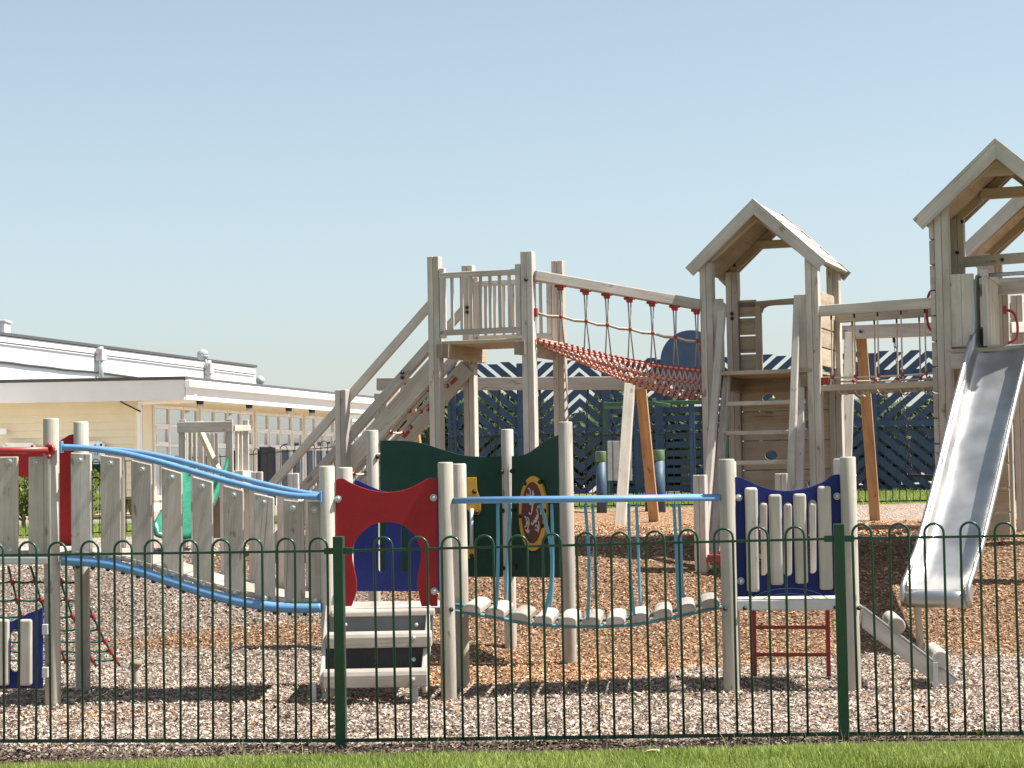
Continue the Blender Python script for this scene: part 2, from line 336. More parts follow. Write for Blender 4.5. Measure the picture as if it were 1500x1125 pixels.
def ground():
    xs = np.concatenate([[-900, -300, -120, -60, -35, -24, -18, -14, -11], np.linspace(-9, 9, 151), [11, 14, 18, 24, 35, 60, 120, 300, 900]])
    ys = np.concatenate([[-60, -10, 0, 4, 7], np.linspace(8.4, 30, 200), [32, 36, 42, 50, 60, 80, 120, 250, 600, 1600]])
    v = []; og = []; lw = []; us = []
    for y in ys:
        for x in xs:
            xx, yy = float(x), float(y)
            h = gz(xx, yy)
            if abs(xx) < 9.5 and 9.6 < yy < 27: h += .028 * noise.noise(Vector((xx * 1.6, yy * 1.6, 0))) + .012 * noise.noise(Vector((xx * 6, yy * 6, 2)))
            if yy > 60: h -= min(2.5, (yy - 60) * .03)
            us.append((.6 + .4 * (1 - sst(.2, .6, yy - edge_y(xx)))) * (1 - sst(19, 21, yy)) if 8 < yy < 22 else 0); v.append((xx, yy, h)); og.append(orange(xx, yy) if 8 < yy < 28 and abs(xx) < 10 else 0)  # even share is painted shade under the chips, the rise at the edge is soil
            far = (1 - sst(33, 34, yy)) * sst(26.0, 26.4, yy + .3 * noise.noise(Vector((xx, yy, 9)))); lw.append(max(far, 1 - sst(edge_y(xx) - .04, edge_y(xx) + .04, yy)))
    nx = len(xs); f = [(j * nx + i, j * nx + i + 1, (j + 1) * nx + i + 1, (j + 1) * nx + i) for j in range(len(ys) - 1) for i in range(nx - 1)]
    me = bpy.data.meshes.new('ground'); me.from_pydata(v, [], f); me.materials.append(M['ground'])
    for nme, a in (('orange', og), ('lawn', lw), ('gap_shade_soil', us)):
        at = me.attributes.new(nme, 'FLOAT', 'POINT'); at.data.foreach_set('value', np.array(a, dtype=np.float32))
    me.polygons.foreach_set('use_smooth', [True] * len(f)); o = bpy.data.objects.new('ground', me); COL.objects.link(o); kind(o, 'structure')
ground()
def chips():
    out = []; tone = []; og = []
    def scatter(n, x0, x1, y0, y1, dens):
        k = 0
        while k < n:
            y = random.uniform(y0, y1); hx = y * .262 + .15; x = random.uniform(-hx, hx); k += 1
            if y < edge_y(x) and random.random() > .12 * max(0, 1 - (edge_y(x) - y) / .2): continue
            out.append((x, y)); 
    scatter(76000, 0, 0, 9.5, 12.3, 1); scatter(98000, 0, 0, 12.3, 16, 1); scatter(52000, 0, 0, 16, 21, 1)
    V = []
    for (x, y) in out:
        soil = 1 - sst(.34, .62, y - edge_y(x) - .05 * noise.noise(Vector((x * 3, y * 3, 1))))
        h = gz(x, y) + .028 * noise.noise(Vector((x * 1.6, y * 1.6, 0))) + .012 * noise.noise(Vector((x * 6, y * 6, 2))) + random.uniform(0, .014)
        l = random.uniform(.008, .0215) * (1 + .7 * (random.random() < .06)); w = l * random.uniform(.3, .7); an = random.uniform(0, 6.283)
        if y > 16: l *= 1.15; w *= 1.15
        ca, sa = math.cos(an), math.sin(an); t1 = random.gauss(0, .36); t2 = random.gauss(0, .45)
        ax = (ca * math.cos(t1), sa * math.cos(t1), math.sin(t1)); ay = (-sa * math.cos(t2), ca * math.cos(t2), math.sin(t2))
        k = random.uniform(.5, 1)
        for (i, j) in ((-1, -1), (1, -k), (1, k), (-1, 1)):
            V.append((x + ax[0] * i * l / 2 + ay[0] * j * w / 2, y + ax[1] * i * l / 2 + ay[1] * j * w / 2, h + ax[2] * i * l / 2 + ay[2] * j * w / 2))
        tt = min(1, max(0, random.gauss(.52, .27))) * (1 - .97 * soil * random.uniform(.55, 1.05)); tone += [max(0, tt)] * 4
        oo = orange(x, y); oo = 1.0 if random.random() < oo * .93 + .05 else oo * .4; og += [oo * (1 - soil)] * 4
    n = len(V) // 4; me = bpy.data.meshes.new('bark_chips'); me.from_pydata(V, [], [(4 * i, 4 * i + 1, 4 * i + 2, 4 * i + 3) for i in range(n)]); me.materials.append(M['chip'])
    for nme, a in (('orange', og), ('tone', tone)):
        at = me.attributes.new(nme, 'FLOAT', 'POINT'); at.data.foreach_set('value', np.array(a, dtype=np.float32))
    o = bpy.data.objects.new('bark_chips', me); COL.objects.link(o); kind(o, 'stuff')
chips()
def blades(name, n, fx, hmin, hmax, w, mat='grass'):
    V = []; Fs = []; tone = []; k = 0
    while k < n:
        x, y, sc = fx(); k += 1
        if x is None: continue
        h = random.uniform(hmin, hmax) * sc; an = random.uniform(0, 6.283); lean = random.uniform(0, .7) * h; la = random.uniform(0, 6.283)
        dx, dy = math.cos(an) * w * random.uniform(.6, 1.3), math.sin(an) * w; z = gz(x, y) - .005; lx, ly = math.cos(la) * lean, math.sin(la) * lean
        i = len(V); V += [(x - dx, y - dy, z), (x + dx, y + dy, z), (x + dx * .7 + lx * .4, y + dy * .7 + ly * .4, z + h * .6), (x - dx * .7 + lx * .4, y - dy * .7 + ly * .4, z + h * .6), (x + lx, y + ly, z + h)]
        Fs += [(i, i + 1, i + 2, i + 3), (i + 3, i + 2, i + 4)]; t_ = min(1, max(0, random.gauss(.5, .25) + .35 * noise.noise(Vector((x * 2.5, y * 2.5, 4))))); tone += [t_] * 5
    me = bpy.data.meshes.new(name); me.from_pydata(V, [], Fs); me.materials.append(M[mat])
    at = me.attributes.new('tone', 'FLOAT', 'POINT'); at.data.foreach_set('value', np.array(tone, dtype=np.float32))
    o = bpy.data.objects.new(name, me); COL.objects.link(o); kind(o, 'stuff')
def fg():
    y = random.uniform(8.6, 9.7); hx = y * .262 + .1; x = random.uniform(-hx, hx); e = edge_y(x)
    if y > e:
        if random.random() > .30 * max(0, 1 - (y - e) / .16) ** 2: return None, 0, 0
        return x, y, .8
    return x, y, .7 + .5 * min(1, (e - y) / .2)
blades('lawn_grass', 60000, fg, .018, .05, .0028)
M['straw'] = leafmat('straw', (.30, .25, .13), (.55, .48, .30), .2)
def fs():
    x = random.uniform(-2.8, 2.8); y = edge_y(x) + random.uniform(-.12, .35)
    return (None, 0, 0) if noise.noise(Vector((x * 2, 0, 8))) + random.uniform(-.3, .3) < .05 else (x, y, 1)
blades('dry_grass_stalks', 900, fs, .03, .095, .0016, 'straw')
def bg():
    x = random.uniform(-8, 8); y = random.uniform(26.3, 29.3); return x, y, 1
blades('far_lawn_grass', 14000, bg, .03, .08, .006)

# ================================================================== bow top fences
def bow_fence(root, A, B, pitch, hoop_w, H, posts, r, rail_dz, post_w=.05, mat='fence', z0f=lambda x, y: 0.0):
    A = Vector(A); B = Vector(B); U = (B - A).normalized(); n = U.cross(Z); L_ = (B - A).length
    hp = MB(); pts = [Vector((0, 0, .04)), Vector((0, 0, H - hoop_w / 2))]
    pts = [U * (-hoop_w / 2) + Z * .03, U * (-hoop_w / 2) + Z * (H * .5)] + [U * (-math.cos(math.pi * i / 10) * hoop_w / 2) + Z * (H - hoop_w / 2 + math.sin(math.pi * i / 10) * hoop_w / 2) for i in range(11)] + [U * hoop_w / 2 + Z * H * .5, U * hoop_w / 2 + Z * .03]
    hp.tube(pts, r, 8); OFF['z'] = Vector()
    me_o = None; k = int(L_ / pitch)
    for i in range(k):
        c = A + U * (pitch * (i + .5)); 
        if any(abs((c - A).length - q) < pitch * .42 for q in posts): continue
        loc = c - OFF[root]; loc.z = z0f(c.x, c.y) - OFF[root].z
        if me_o is None:
            OFF[None] = Vector(); me_o = part('hoop', hp, mat, None, 0); me_o.parent = root
        else:
            o = me_o.copy(); COL.objects.link(o); o.parent = root
            me_ = o
        q = me_o if i == 0 or me_o.location.length == 0 else me_
        q.location = loc + Vector((random.gauss(0, .0015), random.gauss(0, .0015), random.gauss(0, .002))); q.rotation_euler = (random.gauss(0, .004), random.gauss(0, .005), 0)
    q = [0] + sorted(posts) + [L_]
    for s0, s1 in zip(q[:-1], q[1:]):
        if s1 - s0 < .1: continue
        for zz, w, h in ((H - rail_dz, .008, .012), (.030, .010, .018)):
            a0 = A + U * (s0 + .012); a1 = A + U * (s1 - .012); a0.z = z0f(a0.x, a0.y) + zz; a1.z = z0f(a1.x, a1.y) + zz
            part('rail', MB().beam(a0, a1, w, h), mat, root, .002)
    for s0 in posts:
        p = A + U * s0; z = z0f(p.x, p.y); mb = MB(); mb.box(p + Z * (z + (H + .015) / 2 - .1), post_w, post_w, H + .2, U); po = part('post', mb, mat, root, .004)
        for sg in (-1, 1):
            cl = MB(); cl.box(p + U * sg * (post_w / 2 + .022) + Z * (z + H - rail_dz), .046, .022, .03, U); cl.cyl(p + U * sg * (post_w / 2 + .03) + Z * (z + H - rail_dz) - n * -.02, p + U * sg * (post_w / 2 + .03) + Z * (z + H - rail_dz) + n * .02, .009, n=8)
            part('rail_clamp', cl, mat, po, .002)
fA = Vector((-3.45, 10.22, 0)); fB = Vector((3.4, 9.38, 0)); fU = (fB - fA).normalized()
def fpos(px):
    q = onp(px, 940, fA, fU); return (q - fA).dot(fU)
fr = thing('bow_top_fence', 'green bow-top metal railing fence along the front lawn with two square posts', 'fence', (0, 9.9, 0))
bow_fence(fr, fA, fB, .1625, .088, 1.0, [fpos(498), fpos(1233)], .0062, .062, z0f=lambda x, y: gz(x, y))
bA = Vector((-7.6, 26.6, 0)); bB = Vector((7.6, 26.3, 0))
br = thing('bow_top_fence', 'dark bow-top railing fence behind the playground in front of the navy screen', 'fence', (0, 26.5, 0))
bow_fence(br, bA, bB, .175, .09, 1.0, [1.5, 4.0, 6.5, 9.0, 11.5, 14.0], .0052, .062, mat='fenced', z0f=lambda x, y: gz(x, y))

# ================================================================== TODDLER TRAIL
X1 = Vector((1, 0, 0)); YF = 12.0; YR = 12.75
OFp = Vector((0, YF, 0)); ORp = Vector((0, YR, 0))
def pf(px, py, dy=0): return onp(px, py, OFp + Vector((0, dy, 0)), X1)
def pr(px, py, dy=0): return onp(px, py, ORp + Vector((0, dy, 0)), X1)
def base(px, py, rear=False):
    q = (pr if rear else pf)(px, py); return Vector((q.x, q.y, 0))
pL1, pL2 = base(76, 800), base(120, 800, True); pS1, pS2 = base(481, 860), base(508, 860, True); pS3, pS4 = base(655, 850), base(675, 850, True)
pT1, pT2 = base(1068, 850), base(1071, 850, True); pT3, pT4 = base(1246, 850), base(1236, 850, True)
ZT = 1.363
# --- curved board bridge
cb = thing('curved_bridge', 'sloping bridge of upright grey boards under twin curved blue handrails', 'bridge', (-1.8, 12.4, 0))
rail_px = [(90, 655), (130, 657), (180, 664), (235, 677), (290, 693), (340, 707), (390, 719), (430, 726), (470, 728)]
rail = cr([pf(x, y, -.055) for x, y in rail_px], 5); dr = Vector((.05, 0, 0))
part('handrail', MB().tube(rail, .0185, 12), 'rail', cb, 0)
rear_rail = [p + Vector((.03 + .02 * (i / len(rail)), YR - YF + .1, -.002)) for i, p in enumerate(rail)]; part('handrail', MB().tube(rear_rail, .0185, 12), 'rail', cb, 0)
low_px = [(90, 821), (150, 825), (200, 836), (250, 852), (300, 868), (350, 881), (400, 889), (440, 891), (470, 890)]
low = cr([pf(x, y, -.03) for x, y in low_px], 5)
part('deck_tube', MB().tube(low, .029, 12), 'rail', cb, 0); low2 = [p + Vector((.04, YR - YF + .05, 0)) for p in low]; part('deck_tube', MB().tube(low2, .029, 12), 'rail', cb, 0)
def interp_x(path, x):
    for a, b_ in zip(path[:-1], path[1:]):
        if a.x <= x <= b_.x: t = (x - a.x) / (b_.x - a.x); return a.lerp(b_, t)
    return path[0] if x < path[0].x else path[-1]
nb = 16
for i in range(nb):
    x = low[0].x + .05 + (low[-1].x - low[0].x - .1) * (i + .5) / nb; a = interp_x(low, x - .04); c = interp_x(low, x + .04); d = (c - a).normalized(); up = d.cross(Vector((0, 1, 0)))
    mid = interp_x(low, x) + Vector((.02, (YR - YF) / 2 + .02, 0)) + up * .043
    part('deck_plank', MB().obox(mid, d, Vector((0, 1, 0)), up, .088, YR - YF + .02, .026), 'woodg', cb, .006)
    part('coach_bolt', MB().ball(interp_x(low, x) - Z * .031, .014, 8, 6), 'dark', cb, 0)
bx = [120, 163.5, 208.5, 253, 298, 343, 387.5, 431, 461]
for rear in (False, True):
    for i, px in enumerate(bx):
        q0 = pf(px, 800); x = q0.x + (.045 if rear else 0); y = (YR + .045) if rear else YF
        zt = interp_x(rail, q0.x).z - .030; zb = max(interp_x(low, q0.x).z - .0 + (0 if i else .0), interp_x(low, q0.x).z - .02) + (.02 if rear else -.005)
        w = .119 if i < 8 else .07
        tl = (interp_x(rail, q0.x + w / 2).z - interp_x(rail, q0.x - w / 2).z); mb = MB(); n_ = Vector((0, 1, 0))
        mb.prism([Vector((x - w / 2, y, zb - tl * .2)), Vector((x + w / 2, y, zb + tl * .2)), Vector((x + w / 2, y, zt + tl / 2)), Vector((x - w / 2, y, zt - tl / 2))], n_, .034)
        mb.g = [(g_[1], g_[0], g_[2]) for g_ in mb.g]
        bo = part('upright_board', mb, 'woodg' if i % 3 else 'wood', cb, .006)
        if not rear: bolts([(x + random.uniform(-.006, .006), y - .018, zt - .045), (x, y - .018, zb + .05)], bo, 'steel', .0155)
for p in (rail[0], rail[-1], rear_rail[0], rear_rail[-1]): part('rail_flange', MB().box(p, .012, .06, .07), 'rail', cb, .003)
# --- left platform
lp = thing('play_platform', 'raised round-post platform with red handrail and red side panel', 'play platform', (pL1.x - .4, 12.4, 0))
rpost(lp, pL1, 1.67, .0465); rpost(lp, pL2, 1.67, .0465)
part('handrail', MB().tube([pf(-90, 660, -.065), pf(0, 660, -.065), pf(71, 659, -.065)], .019, 12), 'redp', lp, 0)
mb = MB(); q = pf(72, 659, -.055); mb.cyl(q - X1 * .004, q + X1 * .004 + Vector((0, .02, 0)), .034, n=12); mb.ball(pf(72, 652, -.065), .014); mb.ball(pf(72, 669, -.065), .014); part('rail_flange', mb, 'redp', lp, 0)
for px, w in ((-30, 26), (13, 27), (54, 23)):
    a = pf(px, 669, -.01); c = pf(px, 812, -.01); bo = part('upright_board', MB().beam(a, c, .036, w / 250, X1), 'woodp', lp, .006)  # paler wood puts the sunlight on these boards into their colour
    bolts([pf(px, 677, -.03), pf(px + 2, 806, -.03)], bo, 'steel', .0155)
O2 = Vector((0, YR + .03, 0)); tp_ = [(p.x, p.y) for p in cr([(-64, 640, 0), (-50, 638, 0), (-20, 652, 0), (10, 660, 0), (40, 664, 0), (70, 656, 0), (92, 643, 0), (103, 637, 0), (113, 636, 0)], 4)]
ar_ = [(p.x, p.y) for p in cr([(84, 812, 0), (82, 790, 0), (84, 765, 0), (86, 745, 0), (80, 722, 0), (64, 705, 0), (40, 699, 0), (24, 698, 0), (0, 704, 0), (-18, 718, 0), (-28, 745, 0), (-26, 765, 0), (-24, 790, 0), (-26, 812, 0)], 4)]
plate('arch_panel', uvs(tp_ + [(113, 812)] + ar_ + [(-64, 812)], O2, X1), [], .02, O2, X1, 'red', lp)
a0 = pf(-100, 821, -.03); a1 = pf(72, 821, -.03)
part('deck_frame', MB().beam(a0, a1, .05, .045), 'steelp', lp, .008); part('deck_frame', MB().beam(a0 + Vector((0, .8, 0)), a1 + Vector((.04, .8, 0)), .05, .045), 'steelp', lp, .008)
part('deck_board', MB().box(((a0.x + a1.x) / 2, 12.38, a0.z + .035), a1.x - a0.x, .72, .025), 'wood', lp, .004)
# --- climbing net below the platform
cn = thing('climbing_net', 'green rope climbing net with red clips slanting from platform to ground', 'rope net', (-2.7, 13.2, 0))
tops = [pr(px, 830, .05) for px in (-60, -22, 12, 45, 82, 108)]; bots = [pr(px, 975, .35) for px in (-40, 10, 60, 100, 140, 175)]
mb = MB(); rows = [.12, .27, .42, .55, .68, .8, .92]
for a, c in zip(tops, bots): mb.tube([a.lerp(c, t) + Vector((0, 0, -.05 * math.sin(math.pi * t))) for t in lin(0, 1, 9)], .0085, 6)
for t in rows:
    ps = [a.lerp(c, t) + Vector((0, 0, -.05 * math.sin(math.pi * t))) for a, c in zip(tops, bots)]; pp = []
    for p, q in zip(ps[:-1], ps[1:]): pp += [p, p.lerp(q, .5) - Z * .008]
    mb.tube(pp + [ps[-1]], .0075, 6)
part('rope_grid', mb, 'ropeg', cn, 0)
for i, (a, c) in enumerate(zip(tops, bots)):
    for t in rows: 
        p = a.lerp(c, t) + Vector((0, 0, -.05 * math.sin(math.pi * t))); part('clip', MB().beam(p - (c - a).normalized() * .022, p + (c - a).normalized() * .022, .024, .024), 'roper', cn, .006)
gp = pr(199, 985, .38); part('ground_anchor', MB().cyl(Vector((gp.x, gp.y, gz(gp.x, gp.y) - .1)), gp + Z * .03, .016, .022, 10), 'wood', cn, .004)
part('anchor_cap', MB().ball(gp + Z * .055, .042, 12, 8, .6), 'woodd', cn, 0); part('anchor_chain', MB().tube([bots[-1], bots[-1].lerp(gp + Z * .03, .6) - Z * .01, gp + Z * .03], .007, 6), 'steel', cn, 0)
# --- low blue panel at the left edge
YB = 11.75; OB = Vector((0, YB, 0))
lb = thing('picket_barrier', 'low blue panel with pale pickets at the left edge below the platform', 'play panel', (-3.0, YB, 0))
plate('panel', uvs([(-90, 905), (-40, 915), (0, 913), (20, 909), (40, 899), (63, 890), (63, 1008), (-90, 1010)], OB, X1), [slot(22, 922, 984, 13, OB, X1), slot(-25, 922, 984, 13, OB, X1)], .018, OB, X1, 'blue', lb)
for px, w in ((38, 18), (4, 19), (-44, 18)):
    a = onp(px, 907, OB - Vector((0, .03, 0)), X1); c = onp(px, 1004, OB - Vector((0, .03, 0)), X1); part('picket', MB().beam(a, c, .04, w / 255, X1), 'woodp', lb, .014, seg=3)
mb = MB()
for y in (922, 985): mb.box(onp(64, y, OB, X1) + X1 * .01 , .035, .03, .06)
part('bracket', mb, 'steelp', lb, .004)
# --- step tower
st = thing('play_tower', 'small round-post play tower with red arched panel and half-log steps', 'play tower', (-.7, 12.4, 0))
for p, zt_ in ((pS1, ZT), (pS2, ZT - .005), (pS3, ZT + .01), (pS4, ZT + .005)): rpost(st, p, zt_)
OP = Vector((0, YF - .005, 0))
top = [(p.x, p.y) for p in cr([(492, 703, 0), (497, 701, 0), (503, 701, 0), (516, 708, 0), (540, 717, 0), (567, 721, 0), (594, 717, 0), (616, 707, 0), (628, 700.5, 0), (640, 700, 0)], 4)]
rt = [(641, 888), (617.5, 888)] + [(p.x, p.y) for p in cr([(617.5, 888, 0), (613, 868, 0), (611.5, 850, 0), (614, 833, 0), (617, 815, 0), (614, 797, 0), (605, 781, 0), (590, 769, 0), (567, 764.5, 0), (545, 769, 0), (529, 781, 0), (519, 797, 0), (516, 815, 0), (519, 833, 0), (522.5, 850, 0), (522, 868, 0), (515, 888, 0)], 4)][1:] + [(492, 888)]
plate('arch_panel', uvs(top + rt, OP, X1), [], .018, OP, X1, 'red', st)
bolts([pf(x, y, -.02) for x, y in ((495, 731), (635, 729), (636, 866), (495, 868))], st, 'steel', .017)
OPr = Vector((0, YR + .0, 0))
top = [(p.x, p.y) for p in cr([(519, 704, 0), (524, 703.5, 0), (536, 709, 0), (560, 719, 0), (590, 723, 0), (620, 719, 0), (645, 709, 0), (655, 703, 0), (664, 703, 0)], 4)]
plate('rear_panel', uvs(top + [(664, 866), (519, 866)], OPr, X1), [slot(559.5, 740, 838, 10, OPr, X1), slot(593, 740, 838, 10, OPr, X1), slot(626, 740, 838, 10, OPr, X1)], .018, OPr, X1, 'blue', st)
zd = .50
mb = MB(); mb.box(((pS1.x + pS3.x) / 2 + .03, (YF + YR) / 2, zd + .012), .62, .72, .025); part('deck_board', mb, 'wood', st, .004)
part('deck_frame', MB().box(((pS1.x + pS3.x) / 2 + .02, YR - .02, zd - .03), .60, .04, .055), 'steelp', st, .006)
ss = thing('step_unit', 'three half-log timber steps with black rubber risers below red arched panel', 'steps', (-.75, 11.6, 0))
for x0, x1, y0, y1, dy in ((486, 637, 893, 904, -.06), (478, 632, 927, 950, -.22), (473, 626, 982, 1008, -.38)):
    a = pf(x0, (y0 + y1) / 2, dy); c = pf(x1, (y0 + y1) / 2, dy); hh = (y1 - y0) / 255; w = .15
    mb = MB(); cs = []
    for i in range(9): an = math.pi * i / 8; cs.append((-math.copysign(abs(math.cos(an)) ** .6, math.cos(an)), math.sin(an) ** .45))
    O_ = Vector((0, a.y + w / 2 - .02, a.z - hh / 2)); poly = [Vector((a.x, O_.y + u_ * w / 2, O_.z + v_ * hh)) for u_, v_ in cs]
    L_ = c.x - a.x; mb.prism([p + X1 * L_ / 2 for p in poly], X1, L_); mb.g = [(g_[2], g_[0], g_[1]) for g_ in mb.g]; part('tread', mb, 'woodg', ss, .006)
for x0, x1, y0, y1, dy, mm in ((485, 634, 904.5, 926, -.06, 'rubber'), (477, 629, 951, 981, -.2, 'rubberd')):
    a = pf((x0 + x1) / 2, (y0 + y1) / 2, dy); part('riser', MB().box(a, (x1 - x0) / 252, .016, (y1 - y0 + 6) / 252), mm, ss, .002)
for px in (481, 630):
    a = pf(px, 895, -.02); c = pf(px - 10, 1008, -.33); part('stringer', MB().beam(a + Vector((0, .03, 0)), c + Vector((0, .05, 0)), .022, .13), 'wood', ss, .004)
    q = pf(px - 22, 1006, -.3); part('foot', MB().box((q.x, q.y, gz(q.x, q.y) + .04), .035, .03, .2), 'steelp', ss, .004)
bolts([pf(610, 915, -.075), pf(506, 915, -.075), pf(606, 934, -.24), pf(606, 966, -.215), pf(605, 995, -.4)], ss, 'steelp', .01)
bolts([pf(661, 893, -.05)], st, 'dark', .011)
# --- plank bridge with ropes
pb = thing('rope_bridge', 'low swinging bridge of pale half-log planks on blue ropes between small towers', 'bridge', (.4, 12.4, 0))
ra = [pf(664, 733.5, -.02), pf(860, 731.5, -.02), pf(1053, 729.5, -.02)]
part('handrail', MB().tube(ra, .0185, 12), 'rail', pb, 0)
rb = [pr(684, 732, .0), pr(866, 730, 0), pr(1058, 727.5, 0)]; part('handrail', MB().tube(rb, .0185, 12), 'rail', pb, 0)
xs = lin(692, 1042, 11)
path = cr([pf(x, y) for x, y in [(664, 890), (692, 893.5), (727, 899), (762, 906), (797, 910), (832, 912), (867, 912), (902, 911), (937, 907.5), (972, 901), (1007, 893.5), (1042, 886), (1058, 884)]], 4)
fr_ = []
for x in lin(690, 1041, 11):
    q = pf(x, 900); p = interp_x(path, q.x); a = interp_x(path, q.x - .05); c = interp_x(path, q.x + .05); d = (c - a).normalized(); up = Vector((-d.z, 0, d.x))
    mb = MB(); w = .110; h = .052; cs = [(-math.cos(math.pi * i / 10), math.sin(math.pi * i / 10) ** .42) for i in range(11)]
    ey = Vector((.075, 1, 0)).normalized(); ctr = p + ey * .40 - up * .02
    poly = [ctr + d * (u_ * w / 2) + up * (v_ * h) for u_, v_ in cs]; mb.prism(poly, ey, .72); mb.g = [(g_[2], g_[0], g_[1]) for g_ in mb.g]
    part('plank', mb, 'woodg', pb, .006); fr_.append((ctr, d, up, ey))
for off_ in (.08, .64):
    part('deck_rope', MB().tube([pS3 + Vector((0, off_, path[0].z - .02))] + [c_ - u_ * .012 + e_ * (off_ - .36) for c_, d_, u_, e_ in fr_] + [pT1 + Vector((0, off_, path[-1].z - .02))], .012, 6), 'ropeb', pb, 0)
for (tx, bx0, by0, bow), rear in [((729, 726, 893, 2), 0), ((747, 741, 884, 0), 1), ((792, 796, 906, 13), 0), ((808, 806, 893, 3), 1), ((857, 861, 908, 3), 0), ((868, 874, 892, 0), 1), ((921, 929, 902, -3), 0), ((932, 938, 889, 0), 1), ((987, 994, 890, 0), 0), ((995, 1002, 879, -1), 1)]:
    fn = pr if rear else pf; a = fn(tx, 738); c = fn(bx0, by0); m1 = fn((tx + bx0) / 2 + bow, 800); m2 = fn((tx * .25 + bx0 * .75) + bow * .9, 855)
    part('hanger_rope', MB().tube(cr([a, m1, m2, c], 4), .0095, 8), 'ropeb', pb, 0)
# --- picket tower
pt = thing('play_tower', 'small round-post play tower with blue panel and pale vertical pickets', 'play tower', (1.6, 12.4, 0))
for p, zt_ in ((pT1, ZT), (pT2, ZT - .01), (pT3, ZT), (pT4, ZT - .005)): rpost(pt, p, zt_, .0475)
OQ = Vector((0, YF + .03, 0))
top = [(p.x, p.y) for p in cr([(1075, 699, 0), (1084, 699, 0), (1096, 704, 0), (1120, 714, 0), (1150, 719, 0), (1180, 715, 0), (1205, 706, 0), (1220, 696, 0), (1234, 695, 0)], 4)]
plate('panel', uvs(top + [(1238, 872), (1079, 874)], OQ, X1), [slot(1118, 735, 843, 12, OQ, X1), slot(1154, 736, 844, 12.5, OQ, X1), slot(1190, 732, 840, 12, OQ, X1)], .018, OQ, X1, 'blue', pt)
for px, y0, y1, w in ((1101, 714, 867, 18.5), (1136, 724, 857, 18.5), (1172, 723, 855, 18.5), (1208, 712, 864, 19.5)):
    a = pf(px - 1, y0, -.002); c = pf(px + 2.5, y1, -.002); part('picket', MB().beam(a, c, .045, w / 250, X1), 'woodp', pt, .016, seg=3)
mb = MB()
for rad in (.125, .095):
    cx = onp(1155, 888, OQ - Vector((0, .0105, 0)), X1); mb.tube([cx + Vector((math.cos(t) * rad * 2.1, 0, math.sin(t) * rad - .02)) for t in lin(.25, math.pi - .25, 21)], .0022, 5)
part('arc_groove', mb, 'arc', pt, 0)
OQr = Vector((0, YR - .02, 0))
for px, y0, y1 in ((1119, 737, 850), (1155, 738, 842), (1191, 737, 850)): part('rear_picket', MB().beam(onp(px, y0, OQr, X1), onp(px + 2, y1, OQr, X1), .04, .045, X1), 'woodp', pt, .014, seg=3)
bolts([pf(x, y, .012) for x, y in ((1082, 729), (1226, 727), (1085, 851), (1229, 850))], pt, 'steel', .017)
a = pf(1078, 886, .0); c = pf(1230, 885, .0); part('deck_frame', MB().beam(a, c, .05, .065), 'steelp', pt, .01); bolts([pf(1091, 891, -.028), pf(1224, 890, -.028), pf(1062, 892, -.05), pf(1258, 891, -.05)], pt, 'dark', .010)
part('deck_board', MB().box(((pT1.x + pT3.x) / 2 + .04, 12.4, .515), .68, .7, .024), 'wood', pt, .004); part('deck_frame', MB().box(((pT1.x + pT3.x) / 2 + .06, YR, .485), .66, .04, .06), 'steelp', pt, .006)
rl = thing('ladder', 'small dark red metal ladder standing below the blue picket panel', 'ladder', (1.65, 12.8, 0))
for px in (1104, 1212): a = pr(px, 893, .02); c = pr(px + 1.5, 976, .02); part('side_rail', MB().beam(a, c - Z * .06, .022, .026, X1), 'redp', rl, .003)
for y in (919, 959): part('rung', MB().beam(pr(1105, y, .02), pr(1213, y, .02), .02, .022), 'redp', rl, .003)
rm = thing('log_ramp', 'short timber ramp with two log rungs leading down from blue picket tower', 'ramp', (2.3, 12.2, 0))
for dy in (0, .56):
    P4 = [pf(1263, 891), pf(1402, 996), pf(1396, 1003), pf(1370, 1001), pf(1262, 919)]; mb = MB(); mb.prism([p + Vector((.065 * (dy > 0), dy, 0)) for p in P4], (0, 1, 0), .035); part('side_board', mb, 'wood', rm, .004)
    p0, p1 = pf(1264, 890), pf(1403, 996); part('cover_strip', MB().beam(p0 + Vector((.04 * (dy > 0), dy, .004)), p1 + Vector((.04 * (dy > 0), dy, .004)), .05, .01), 'steelp', rm, .002)
for px, py in ((1314, 917), (1379, 966)):
    a = pf(px, py, -.03); part('log_rung', MB().cyl(a, a + Vector((.075, .64, 0)), .05, .047, 18), 'woodp', rm, .008)
q = pf(1370, 990, -.03); part('foot', MB().box((q.x, q.y, .05), .03, .012, .22), 'steel', rm, .002)

# ================================================================== green activity screen
gs_ = thing('activity_wall', 'tall dark green wavy panel wall with yellow framed oval maze between posts', 'play panel', (-.2, 14.4, 0))
qa, qb, qc = W(547, 760, 14.6), W(745, 760, 14.6), W(831, 780, 14.0); qa.z = qb.z = qc.z = 0
rpost(gs_, qa, 1.63, .044); rpost(gs_, qb, 1.62, .045); rpost(gs_, qc, 1.65, .049)
U1 = (qb - qa).normalized(); U2 = (qc - qb).normalized()
top = [(p.x, p.y) for p in cr([(557, 645, 0), (570, 645, 0), (600, 646, 0), (625, 651, 0), (650, 659, 0), (680, 667, 0), (710, 669, 0), (737, 668, 0)], 4)]
plate('panel', uvs(top + [(737, 845), (557, 845)], qa, U1), [], .02, qa, U1, 'green', gs_)
top = [(p.x, p.y) for p in cr([(751, 668, 0), (765, 667, 0), (778, 662, 0), (790, 653, 0), (803, 644, 0), (819, 637, 0)], 4)]
pn = plate('panel', uvs(top + [(821, 846), (751, 845)], qb, U2), [], .02, qb, U2, 'green', gs_)
n2_ = U2.cross(Z).normalized()
